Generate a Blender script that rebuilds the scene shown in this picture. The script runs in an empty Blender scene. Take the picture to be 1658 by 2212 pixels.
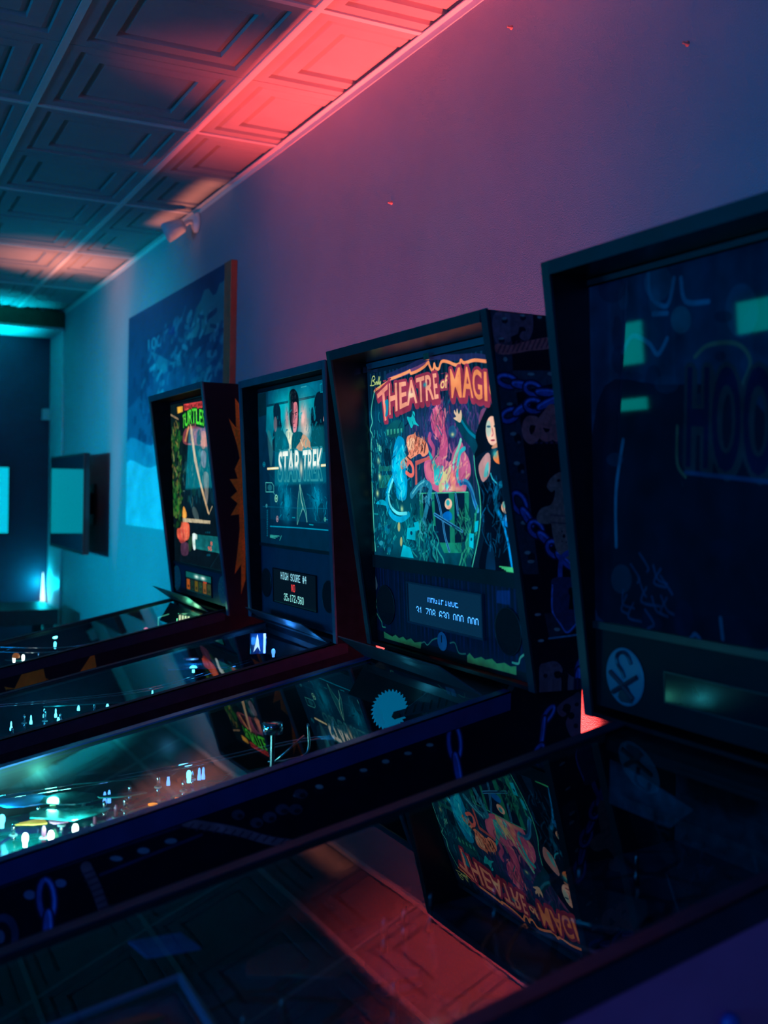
import bpy, bmesh, math, random
import numpy as np
from mathutils import Vector, Matrix

random.seed(7)
PI = math.pi
scene = bpy.context.scene
C = scene.collection

# ---------------------------------------------------------------- camera
# Axes of the room: +x runs along the machine row away from the viewer, the long
# wall stands at y = -1.6, z is up.
EYE = 1.57
YAW, PITCH, ROLL = math.radians(26.65), math.radians(-0.87), math.radians(1.06)
Fh = Vector((math.cos(YAW), -math.sin(YAW), 0))
Rt = Vector((-math.sin(YAW), -math.cos(YAW), 0))
Up = Vector((0, 0, 1))
fwd = Fh * math.cos(PITCH) + Up * math.sin(PITCH)
upv = -Fh * math.sin(PITCH) + Up * math.cos(PITCH)
cr, sr = math.cos(ROLL), math.sin(ROLL)
cx_, cy_ = Rt * cr + upv * sr, -Rt * sr + upv * cr
camd = bpy.data.cameras.new('camera')
cam = bpy.data.objects.new('camera', camd)
C.objects.link(cam)
cam.matrix_world = Matrix(((cx_.x, cy_.x, -fwd.x, 0), (cx_.y, cy_.y, -fwd.y, 0), (cx_.z, cy_.z, -fwd.z, EYE), (0, 0, 0, 1)))
camd.sensor_fit = 'VERTICAL'
camd.sensor_height = 36
camd.lens = 2350 / 2212 * 36
camd.clip_start = 0.02
camd.dof.use_dof = True
camd.dof.focus_distance = 2.75
camd.dof.aperture_fstop = 3.2
scene.camera = cam

# ---------------------------------------------------------------- world, lamps, exposure
w = bpy.data.worlds.new('world')
scene.world = w
w.use_nodes = True
w.node_tree.nodes['Background'].inputs[0].default_value = (0.0, 0.02, 0.06, 1)
w.node_tree.nodes['Background'].inputs[1].default_value = 1.0
scene.view_settings.view_transform = 'Standard'
scene.view_settings.look = 'None'
scene.view_settings.exposure = 0
scene.view_settings.gamma = 1
scene.view_settings.use_curve_mapping = False
scene.cycles.use_denoising = True
scene.cycles.max_bounces = 6
scene.cycles.diffuse_bounces = 3
scene.cycles.glossy_bounces = 4
scene.cycles.use_adaptive_sampling = True
scene.cycles.adaptive_threshold = 0.05
scene.cycles.transparent_max_bounces = 16
scene.cycles.sample_clamp_indirect = 4
scene.cycles.caustics_reflective = False
scene.cycles.caustics_refractive = False
scene.cycles.blur_glossy = 0.5

def lamp_area(name, loc, target, color, power, sx, sy, spread=180):
    d = bpy.data.lights.new(name, 'AREA')
    d.shape = 'RECTANGLE'; d.size = sx; d.size_y = sy
    d.color = color; d.energy = power; d.spread = math.radians(spread)
    o = bpy.data.objects.new(name, d); C.objects.link(o)
    o.location = loc
    o.rotation_euler = (Vector(target) - Vector(loc)).to_track_quat('-Z', 'Y').to_euler()
    return o
def lamp_point(name, loc, color, power, r):
    d = bpy.data.lights.new(name, 'POINT')
    d.color = color; d.energy = power; d.shadow_soft_size = r
    o = bpy.data.objects.new(name, d); C.objects.link(o); o.location = loc
    return o
def lamp_spot(name, loc, target, color, power, r, angle, blend=0.5):
    d = bpy.data.lights.new(name, 'SPOT')
    d.color = color; d.energy = power; d.shadow_soft_size = r
    d.spot_size = math.radians(angle); d.spot_blend = blend
    o = bpy.data.objects.new(name, d); C.objects.link(o); o.location = loc
    o.rotation_euler = (Vector(target) - Vector(loc)).to_track_quat('-Z', 'Y').to_euler()
    return o

# coloured light strips fixed low on the wall behind the machines
lamp_area('red_strip', (3.1, -1.582, 0.93), (3.1, -1.57, 3.0), (1.0, 0.075, 0.07), 25, 2.1, 0.03, 44)
lamp_area('peach_uplight', (6.9, -1.36, 0.5), (7.0, -1.25, 3.0), (1.0, 0.26, 0.15), 2.6, 0.4, 0.06, 26)
lamp_area('peach_uplight', (5.3, -1.525, 0.9), (5.3, -1.525, 3.0), (1.0, 0.26, 0.15), 0.30, 1.0, 0.03, 5)
# the cyan lamp across the room; the blue lights are added as ambient fill
lamp_spot('cyan_lamp', (5.4, 2.0, 1.6), (6.7, -1.6, 1.5), (0.0, 0.50, 0.80), 740, 0.10, 60, 1.0)
lamp_area('blue_fill', (4.6, 4.3, 1.6), (4.6, -1.6, 1.5), (0.0, 0.30, 0.85), 32, 1.4, 0.7, 140)  # unseen pair added for blue ambient light; no sign hangs there
lamp_area('blue_fill', (0.4, 4.3, 1.6), (0.6, -1.6, 1.5), (0.0, 0.28, 0.85), 44, 1.4, 0.7, 140)
lamp_point('blue_back_fill', (-1.6, 2.0, 2.6), (0.0, 0.26, 0.85), 46, 0.4)  # added behind the camera to lift the dark sides, no fixture there
lamp_point('violet_ceiling_lamp', (-0.9, 1.2, 2.2), (0.30, 0.11, 0.9), 9, 0.3)

# ---------------------------------------------------------------- materials
MATS = {}
def pm(name, col, rough=0.5, metal=0.0, var=0.12, scale=14.0, bump=0.0, bscale=300.0, spec=0.5, emit=None, estr=0.0, alpha=None, coat=0.0):
    if name in MATS: return MATS[name]
    m = bpy.data.materials.new(name); m.use_nodes = True
    nt = m.node_tree; b = nt.nodes['Principled BSDF']
    tc = nt.nodes.new('ShaderNodeTexCoord')
    n = nt.nodes.new('ShaderNodeTexNoise'); n.inputs['Scale'].default_value = scale; n.inputs['Detail'].default_value = 4
    nt.links.new(tc.outputs['Object'], n.inputs['Vector'])
    r = nt.nodes.new('ShaderNodeValToRGB')
    r.color_ramp.elements[0].position = 0.3; r.color_ramp.elements[1].position = 0.7
    r.color_ramp.elements[0].color = tuple(max(0, c * (1 - var)) for c in col) + (1,)
    r.color_ramp.elements[1].color = tuple(min(1, c * (1 + var)) for c in col) + (1,)
    nt.links.new(n.outputs['Fac'], r.inputs['Fac'])
    nt.links.new(r.outputs['Color'], b.inputs['Base Color'])
    b.inputs['Roughness'].default_value = rough
    b.inputs['Metallic'].default_value = metal
    b.inputs['Specular IOR Level'].default_value = spec
    b.inputs['Coat Weight'].default_value = coat
    if emit:
        b.inputs['Emission Color'].default_value = tuple(emit) + (1,)
        b.inputs['Emission Strength'].default_value = estr
    if bump:
        n2 = nt.nodes.new('ShaderNodeTexNoise'); n2.inputs['Scale'].default_value = bscale; n2.inputs['Detail'].default_value = 3
        nt.links.new(tc.outputs['Object'], n2.inputs['Vector'])
        bp = nt.nodes.new('ShaderNodeBump'); bp.inputs['Strength'].default_value = bump; bp.inputs['Distance'].default_value = 0.004
        nt.links.new(n2.outputs['Fac'], bp.inputs['Height']); nt.links.new(bp.outputs['Normal'], b.inputs['Normal'])
    MATS[name] = m
    return m

def glass_mat(name, tint=(0.93, 0.97, 0.97), wavy=0.0, ior=1.75):
    m = bpy.data.materials.new(name); m.use_nodes = True
    nt = m.node_tree; nt.nodes.clear()
    out = nt.nodes.new('ShaderNodeOutputMaterial')
    tr = nt.nodes.new('ShaderNodeBsdfTransparent'); tr.inputs['Color'].default_value = tint + (1,)
    gl = nt.nodes.new('ShaderNodeBsdfGlossy'); gl.inputs['Roughness'].default_value = 0.0
    fr = nt.nodes.new('ShaderNodeFresnel'); fr.inputs['IOR'].default_value = ior
    mx = nt.nodes.new('ShaderNodeMixShader')
    # the lower face of the pane passes light straight on, so a thin slab mirrors once
    geo = nt.nodes.new('ShaderNodeNewGeometry')
    inv = nt.nodes.new('ShaderNodeMath'); inv.operation = 'SUBTRACT'; inv.inputs[0].default_value = 1.0
    mul = nt.nodes.new('ShaderNodeMath'); mul.operation = 'MULTIPLY'
    nt.links.new(geo.outputs['Backfacing'], inv.inputs[1]); nt.links.new(fr.outputs[0], mul.inputs[0]); nt.links.new(inv.outputs[0], mul.inputs[1])
    nt.links.new(mul.outputs[0], mx.inputs[0]); nt.links.new(tr.outputs[0], mx.inputs[1]); nt.links.new(gl.outputs[0], mx.inputs[2])
    if wavy:
        tc = nt.nodes.new('ShaderNodeTexCoord')
        n = nt.nodes.new('ShaderNodeTexNoise'); n.inputs['Scale'].default_value = 5.0; n.inputs['Detail'].default_value = 0
        nt.links.new(tc.outputs['Object'], n.inputs['Vector'])
        bp = nt.nodes.new('ShaderNodeBump'); bp.inputs['Strength'].default_value = wavy; bp.inputs['Distance'].default_value = 0.01
        nt.links.new(n.outputs['Fac'], bp.inputs['Height'])
        nt.links.new(bp.outputs['Normal'], gl.inputs['Normal'])
    nt.links.new(mx.outputs[0], out.inputs[0])
    return m

def img_mat(name, img, estr=0.0, base=1.0, rough=0.5, spec=0.5, coat=0.0, bump=0.0):
    """a printed surface: the print is an image computed by the painter below"""
    m = bpy.data.materials.new(name); m.use_nodes = True
    nt = m.node_tree; b = nt.nodes['Principled BSDF']
    t = nt.nodes.new('ShaderNodeTexImage'); t.image = img; t.extension = 'EXTEND'
    if base > 0:
        mul = nt.nodes.new('ShaderNodeMixRGB'); mul.blend_type = 'MULTIPLY'; mul.inputs[0].default_value = 1
        mul.inputs[2].default_value = (base, base, base, 1)
        nt.links.new(t.outputs[0], mul.inputs[1]); nt.links.new(mul.outputs[0], b.inputs['Base Color'])
    else:
        b.inputs['Base Color'].default_value = (0, 0, 0, 1)
    if estr > 0:
        nt.links.new(t.outputs[0], b.inputs['Emission Color']); b.inputs['Emission Strength'].default_value = estr
    b.inputs['Roughness'].default_value = rough; b.inputs['Specular IOR Level'].default_value = spec
    b.inputs['Coat Weight'].default_value = coat; b.inputs['Coat Roughness'].default_value = 0.03
    return m

# ---------------------------------------------------------------- mesh helpers
def tag(o, label=None, cat=None, group=None, kind=None):
    if label: o['label'] = label
    if cat: o['category'] = cat
    if group: o['group'] = group
    if kind: o['kind'] = kind
    return o
def empty(name, loc, rz=0.0):
    o = bpy.data.objects.new(name, None); C.objects.link(o)
    o.location = loc; o.rotation_euler = (0, 0, rz); o.empty_display_size = 0.1
    return o
def obj(name, bm, mat, parent=None, smooth=False, bevel=0.0):
    me = bpy.data.meshes.new(name)
    if smooth:
        for f in bm.faces: f.smooth = True
    bm.to_mesh(me); bm.free()
    me.materials.append(mat)
    o = bpy.data.objects.new(name, me); C.objects.link(o)
    if parent: o.parent = parent
    if bevel:
        md = o.modifiers.new('bevel', 'BEVEL'); md.width = bevel; md.segments = 2; md.limit_method = 'ANGLE'
    return o
def share(src, name=None, parent=None, loc=None):
    o = src.copy(); C.objects.link(o)
    if name: o.name = name
    o.parent = parent if parent else src.parent
    if loc is not None: o.location = loc
    return o
def struct(name, bm, mat, parent=None):
    o = obj(name, bm, mat, parent)
    if not parent: o['kind'] = 'structure'
    return o
def B(): return bmesh.new()
def box(bm, x0, x1, y0, y1, z0, z1):
    v = [bm.verts.new((x, y, z)) for x in (x0, x1) for y in (y0, y1) for z in (z0, z1)]
    for f in ((0, 1, 3, 2), (4, 6, 7, 5), (0, 4, 5, 1), (2, 3, 7, 6), (0, 2, 6, 4), (1, 5, 7, 3)):
        bm.faces.new([v[i] for i in f])
    return bm
def prism(bm, pts, axis, a0, a1):
    """extrude a closed polygon: axis 'x' takes (y, z) points, 'y' takes (x, z), 'z' takes (x, y)"""
    def mk(p, a):
        return {'x': (a, p[0], p[1]), 'y': (p[0], a, p[1]), 'z': (p[0], p[1], a)}[axis]
    v0 = [bm.verts.new(mk(p, a0)) for p in pts]; v1 = [bm.verts.new(mk(p, a1)) for p in pts]
    n = len(pts)
    bm.faces.new(v0); bm.faces.new(v1[::-1])
    for i in range(n): bm.faces.new((v0[i], v0[(i + 1) % n], v1[(i + 1) % n], v1[i]))
    bmesh.ops.recalc_face_normals(bm, faces=bm.faces[:])
    return bm
def tube(bm, pts, r, n=8, close=False, cap=True):
    pts = [Vector(p) for p in pts]; rings = []
    N = len(pts); prev = None
    for i, p in enumerate(pts):
        if close: t = (pts[(i + 1) % N] - pts[i - 1])
        else: t = pts[min(i + 1, N - 1)] - pts[max(i - 1, 0)]
        t.normalize()
        a = prev if prev is not None else (Vector((0, 0, 1)) if abs(t.z) < 0.9 else Vector((1, 0, 0)))
        a = (a - t * a.dot(t)).normalized(); b = t.cross(a); prev = a
        rr = r[i] if isinstance(r, (list, tuple)) else r
        rings.append([bm.verts.new(p + (a * math.cos(k * 2 * PI / n) + b * math.sin(k * 2 * PI / n)) * rr) for k in range(n)])
    for i in range(N if close else N - 1):
        A, Bq = rings[i], rings[(i + 1) % N]
        for k in range(n): bm.faces.new((A[k], A[(k + 1) % n], Bq[(k + 1) % n], Bq[k]))
    if cap and not close:
        bm.faces.new(rings[0][::-1]); bm.faces.new(rings[-1])
    return bm
def lathe(bm, prof, n=20, loc=(0, 0, 0), M=None):
    """prof: (radius, z) pairs from bottom to top"""
    rings = []
    for r, z in prof:
        if r <= 1e-6:
            rings.append([bm.verts.new((0, 0, z))])
        else:
            rings.append([bm.verts.new((r * math.cos(k * 2 * PI / n), r * math.sin(k * 2 * PI / n), z)) for k in range(n)])
    for A, Bq in zip(rings, rings[1:]):
        for k in range(n):
            k2 = (k + 1) % n
            if len(A) == 1 and len(Bq) == 1: continue
            if len(A) == 1: bm.faces.new((A[0], Bq[k2], Bq[k]))
            elif len(Bq) == 1: bm.faces.new((A[k], A[k2], Bq[0]))
            else: bm.faces.new((A[k], A[k2], Bq[k2], Bq[k]))
    vs = [v for r in rings for v in r]
    if M is not None: bmesh.ops.transform(bm, matrix=M, verts=vs)
    bmesh.ops.translate(bm, vec=loc, verts=vs)
    return bm
def uv_by(me, fn):
    uv = me.uv_layers.new(name='UVMap')
    for l in me.loops:
        uv.data[l.index].uv = fn(me.vertices[l.vertex_index].co)
# ---------------------------------------------------------------- the room
CEIL = EYE + 1.412
WALL = 1.60
M_wall = pm('wall_paint', (0.40, 0.385, 0.43), 0.75, var=0.05, scale=3, bump=0.5, bscale=260, spec=0.25)
M_ceil = pm('ceiling_tile_white', (0.42, 0.40, 0.40), 0.7, var=0.05, scale=6, bump=0.12, bscale=400, spec=0.25)
M_tee = pm('grid_white', (0.80, 0.76, 0.72), 0.45, var=0.04, scale=5, spec=0.4)
M_dark = pm('dark_void', (0.03, 0.03, 0.035), 0.9, var=0.2)
M_floor = pm('dark_carpet', (0.05, 0.05, 0.07), 0.95, var=0.4, scale=60, bump=0.5, bscale=600)
M_navy = pm('navy_paint', (0.03, 0.07, 0.13), 0.55, var=0.1, scale=2)
M_white = pm('white_paint', (0.75, 0.76, 0.76), 0.5, var=0.04)
M_black = pm('black_paint', (0.012, 0.013, 0.018), 0.38, var=0.3, scale=30, bump=0.08, bscale=500)
M_blackgloss = pm('black_gloss', (0.008, 0.009, 0.012), 0.12, var=0.2)
M_green = pm('dark_green_paint', (0.012, 0.05, 0.022), 0.7, var=0.25, scale=20)
M_steel = pm('brushed_steel', (0.55, 0.56, 0.58), 0.25, metal=1.0, var=0.08, scale=40)
M_darksteel = pm('dark_steel', (0.16, 0.16, 0.19), 0.3, metal=1.0, var=0.1, scale=40)

XF = 9.49
struct('floor', box(B(), -2.6, XF + 0.1, -1.7, 4.6, -0.1, 0.0), M_floor)
struct('wall_right', box(B(), -2.6, XF + 0.1, -1.72, -WALL, 0.0, 3.2), M_wall)
struct('wall_left', box(B(), -2.6, XF + 0.1, 4.5, 4.6, 0.0, 3.2), pm('slate_paint', (0.12, 0.22, 0.28), 0.6, var=0.1, scale=2))
struct('wall_back', box(B(), -2.7, -2.6, -1.72, 4.6, 0.0, 3.2), M_navy)
struct('wall_far', box(B(), XF, XF + 0.1, -1.6, 4.5, 0.0, 3.2), pm('dark_navy_paint', (0.015, 0.04, 0.085), 0.5, var=0.1, scale=2))
ceiling = struct('ceiling', box(B(), -2.6, XF + 0.1, -1.72, 4.6, CEIL + 0.07, CEIL + 0.17), M_dark)

# lay-in tiles: each 1.23 x 0.61 m tile is pressed with two stepped coffers
GX0, GX, GY0, GY = 2.958, 1.2297, 1.2388, 0.61
def tile_bm(ymax=None):
    bm = B()
    for h in (0, 1):
        x0, x1 = h * GX / 2 + (0.012 if h == 0 else 0.0), (h + 1) * GX / 2 - (0.012 if h == 1 else 0.0)
        y0, y1 = 0.012, GY - 0.012
        rings = []
        for ins, dz in ((0.0, 0.008), (0.003, 0.0), (0.046, 0.0), (0.050, 0.013), (0.056, 0.013), (0.072, 0.004), (0.122, 0.004), (0.126, 0.019), (0.132, 0.019), (0.148, 0.009)):
            rings.append([bm.verts.new(p) for p in ((x0 + ins, y0 + ins, dz), (x1 - ins, y0 + ins, dz), (x1 - ins, y1 - ins, dz), (x0 + ins, y1 - ins, dz))])
        for a, b in zip(rings, rings[1:]):
            for k in range(4): bm.faces.new((a[k], b[k], b[(k + 1) % 4], a[(k + 1) % 4]))
        bm.faces.new(rings[-1][::-1])
    if ymax is not None:
        bmesh.ops.bisect_plane(bm, geom=bm.verts[:] + bm.edges[:] + bm.faces[:], plane_co=(0, ymax, 0), plane_no=(0, 1, 0), clear_outer=True)
    return bm
def flip_y(bm):     # tiles are drawn with +y towards the long wall, which stands at negative y
    for v in bm.verts: v.co.y = -v.co.y
    bmesh.ops.reverse_faces(bm, faces=bm.faces[:])
    return bm
full = cut = None
for j in range(0, 8):
    for i in range(-3, 6):
        loc = (GX0 + GX * i, -(GY0 - GY * j), CEIL + 0.006)
        if j == 0:
            if cut is None: cut = obj('ceiling_tile', flip_y(tile_bm(WALL - GY0 - 0.004)), M_ceil, ceiling); o = cut
            else: o = share(cut, 'ceiling_tile')
        else:
            if full is None: full = obj('ceiling_tile', flip_y(tile_bm()), M_ceil, ceiling); o = full
            else: o = share(full, 'ceiling_tile')
        o.location = loc
for j in range(0, 9):
    y = -(GY0 - GY * j)
    obj('grid_runner', box(B(), -2.6, XF, y - 0.0125, y + 0.0125, CEIL, CEIL + 0.03), M_tee, ceiling)
tee = None
for j in range(0, 8):
    for i in range(-3, 6):
        x, ya, yb = GX0 + GX * i, -(GY0 - GY * j), -(GY0 - GY * (j - 1) if j > 0 else WALL)
        obj('cross_tee', box(B(), x - 0.011, x + 0.011, min(ya, yb) + 0.0125, max(ya, yb) - 0.0125, CEIL + 0.001, CEIL + 0.03), M_tee, ceiling)
bm = box(B(), -2.6, XF, -WALL, -WALL + 0.022, CEIL - 0.002, CEIL + 0.002)
box(bm, -2.6, XF, -WALL, -WALL + 0.003, CEIL - 0.022, CEIL + 0.002)
struct('trim_1', bm, M_tee)

# far end: soffit with its lit underside, the white jamb and the green valance under the ceiling
struct('trim_2', box(B(), 8.92, XF, -1.592, 3.0, 2.84, 2.985), M_white)
struct('trim_3', box(B(), 8.92, XF - 0.002, -1.6, -1.588, 0.0, 2.84), M_white)
bm = box(B(), 8.88, 8.915, -1.592, 2.2, 2.855, 2.975)
for k in range(24): tube(bm, [(8.897, -1.56 + k * 0.155, 2.972), (8.897, -1.50 + k * 0.155, 2.985), (8.897, -1.44 + k * 0.155, 2.972)], 0.010, 6)
tag(obj('valance_board', bm, M_green), 'dark green valance board under the ceiling at the far end', 'valance')

# wall lamp
lr = empty('wall_spotlight', (5.33, -WALL, EYE + 1.352))
tag(lr, 'small white wall spotlight mounted under the ceiling trim', 'wall lamp')
Mx = Matrix.Rotation(-PI / 2, 4, 'X')
obj('base_plate', lathe(B(), [(0, 0), (0.052, 0), (0.052, 0.012), (0.03, 0.028), (0, 0.028)], 24, M=Mx), M_white, lr, True)
obj('swivel_arm', tube(B(), [(0, 0.02, 0), (0.005, 0.045, 0), (0.0, 0.06, -0.012), (0.0, 0.075, -0.02)], 0.012, 10), M_white, lr, True)
axis = Vector((0.05, 0.085, -0.045)).normalized()
Mh = Vector((0, 0, 1)).rotation_difference(axis).to_matrix().to_4x4()
hd = obj('lamp_head', lathe(B(), [(0, 0), (0.022, 0), (0.034, 0.012), (0.046, 0.07), (0.050, 0.105), (0.045, 0.105), (0.042, 0.06), (0, 0.05)], 24, (0, 0.068, -0.018), Mh), M_white, lr, True)
obj('adjusting_screw', lathe(B(), [(0, 0), (0.008, 0), (0.008, 0.03), (0, 0.03)], 10, (0.02, 0.11, -0.075)), M_white, hd)

# bare screws left in the wall
for (x, z), lab in zip(((2.479, 1.259), (1.794, 0.969), (3.173, 0.952)), ('tiny screw high in the wall, just below the red-lit ceiling', 'tiny screw in the bluish wall above the unlit machine', 'tiny screw in the purple wall, lowest of the three')):
    t = tag(obj('wall_screw', lathe(B(), [(0.006, 0), (0.006, 0.003), (0.003, 0.004), (0.003, 0.014), (0, 0.014)], 10, M=Mx), pm('screw_paint', (0.45, 0.24, 0.20), 0.5), None, True), lab, 'screw', 'screws in the wall')
    t.location = (x, -WALL, EYE + z)

# painted batten
tag(obj('wooden_batten', box(B(), 4.705, 4.80, -WALL, -WALL + 0.03, 0.4, EYE + 1.05), pm('orange_wood', (0.55, 0.16, 0.07), 0.6, var=0.2, scale=9, bump=0.2, bscale=90), bevel=0.002),
    'orange-red vertical wooden batten at the edge of the wall mural', 'batten')

# television on a swivel bracket
tv = empty('television', (7.75, -1.42, 1.15))
tag(tv, 'flat television on a wall bracket, its screen mirroring a cyan panel', 'television')
tv.rotation_euler = (0, 0, PI)
bz = B(); box(bz, -0.61, 0.61, 0.0, 0.035, 0.0, 0.66); obj('casing', bz, M_blackgloss, tv, bevel=0.004)
obj('bezel', box(box(box(box(B(), -0.61, 0.61, -0.006, 0, 0, 0.016), -0.61, 0.61, -0.006, 0, 0.648, 0.66), -0.61, -0.598, -0.006, 0, 0.016, 0.648), 0.598, 0.61, -0.006, 0, 0.016, 0.648), M_black, tv)
TV_SCREEN_ART = None
bk = B(); box(bk, -0.2, 0.2, 0.035, 0.06, 0.15, 0.5); box(bk, -0.03, 0.03, 0.06, 0.168, 0.25, 0.40); box(bk, -0.12, 0.12, 0.165, 0.177, 0.18, 0.46)
bkt = obj('wall_bracket', bk, M_black, tv)
for z in (0.2, 0.44): obj('bracket_knob', lathe(B(), [(0, 0), (0.014, 0.002), (0.014, 0.012), (0, 0.016)], 12, (0.20, 0.05, z), Matrix.Rotation(PI / 2, 4, 'Y')), M_white, bkt)

# table, sensor box and light tube at the far end
t = empty('side_table', (8.3, -0.5, 0)); tag(t, 'low black table at the far end of the room', 'table')
obj('table_top', box(B(), -0.3, 0.3, -0.92, 0.92, 0.60, 0.712), M_black, t, bevel=0.004)
for sx in (-0.26, 0.26):
    for sy in (-0.86, 0.86): obj('leg', box(B(), sx - 0.03, sx + 0.03, sy - 0.03, sy + 0.03, 0, 0.60), M_black, t)
s = empty('motion_sensor', (XF, -1.555, 2.17)); tag(s, 'small white sensor box on the far wall by the jamb', 'sensor')
obj('housing', box(B(), -0.05, 0, -0.03, 0.03, 0.0, 0.075), M_white, s, bevel=0.006)
obj('shelf_lip', box(B(), -0.065, 0, -0.04, 0.034, -0.018, 0.0), M_white, s, bevel=0.003)
lt = empty('light_tube', (XF - 0.05, -1.545, 0.61)); tag(lt, 'slim white glowing uplight standing in the far corner', 'lamp')
obj('glowing_cone', lathe(B(), [(0, 0), (0.02, 0.0), (0.018, 0.06), (0.009, 0.16), (0.003, 0.26), (0, 0.262)], 14), pm('tube_glow', (0.9, 0.95, 0.95), emit=(0.75, 0.92, 0.95), estr=1.4), lt, True)
obj('lamp_foot', lathe(B(), [(0, -0.61), (0.07, -0.61), (0.07, -0.59), (0.016, -0.57), (0.016, 0), (0, 0)], 16), M_black, lt, True)
lamp_point('corner_uplight', (XF - 0.12, -1.53, 0.78), (0.0, 0.6, 0.85), 5, 0.04)
lamp_area('floor_uplight', (XF - 0.22, -0.9, 0.1), (XF - 0.22, -0.95, 3.0), (0.0, 0.6, 0.85), 16, 1.2, 0.1, 24)
# ---------------------------------------------------------------- pinball machines
M_rail_blue = pm('blue_rail', (0.05, 0.07, 0.27), 0.25, metal=0.35, var=0.12, scale=20)
M_rail_black = pm('black_rail', (0.016, 0.024, 0.05), 0.55, metal=0.0, var=0.2, scale=20, spec=0.2)
M_shield = pm('shield_plastic', (0.05, 0.06, 0.07), 0.35, var=0.15, scale=30, bump=0.1, bscale=200)
M_cloth = pm('speaker_cloth', (0.006, 0.007, 0.010), 0.95, var=0.5, scale=300, bump=0.4, bscale=900)
M_panel_slate = pm('slate_panel', (0.035, 0.06, 0.085), 0.5, var=0.08, scale=30)
M_panel_dark = pm('dark_panel', (0.012, 0.018, 0.024), 0.5, var=0.15, scale=30)
M_trim = pm('glass_channel', (0.02, 0.03, 0.035), 0.35, var=0.2)

def sheet(name, mat, parent, P, wdt, hgt, th=0.004):
    """a flat printed panel: P = frame (origin, right, up) in machine space; front face carries the print (uv 0..1)"""
    o0, r, u = (Vector(v) for v in P)
    n = r.cross(u).normalized()
    bm = B(); uvl = bm.loops.layers.uv.new('UVMap')
    f = [bm.verts.new(o0 + r * a * wdt + u * b * hgt) for a, b in ((0, 0), (1, 0), (1, 1), (0, 1))]
    bk = [bm.verts.new(v.co - n * th) for v in f]
    face = bm.faces.new(f)
    for l, uv in zip(face.loops, ((0, 0), (1, 0), (1, 1), (0, 1))): l[uvl].uv = uv
    bm.faces.new(bk[::-1])
    for i in range(4): bm.faces.new((f[(i + 1) % 4], f[i], bk[i], bk[(i + 1) % 4]))
    return obj(name, bm, mat, parent)

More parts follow.
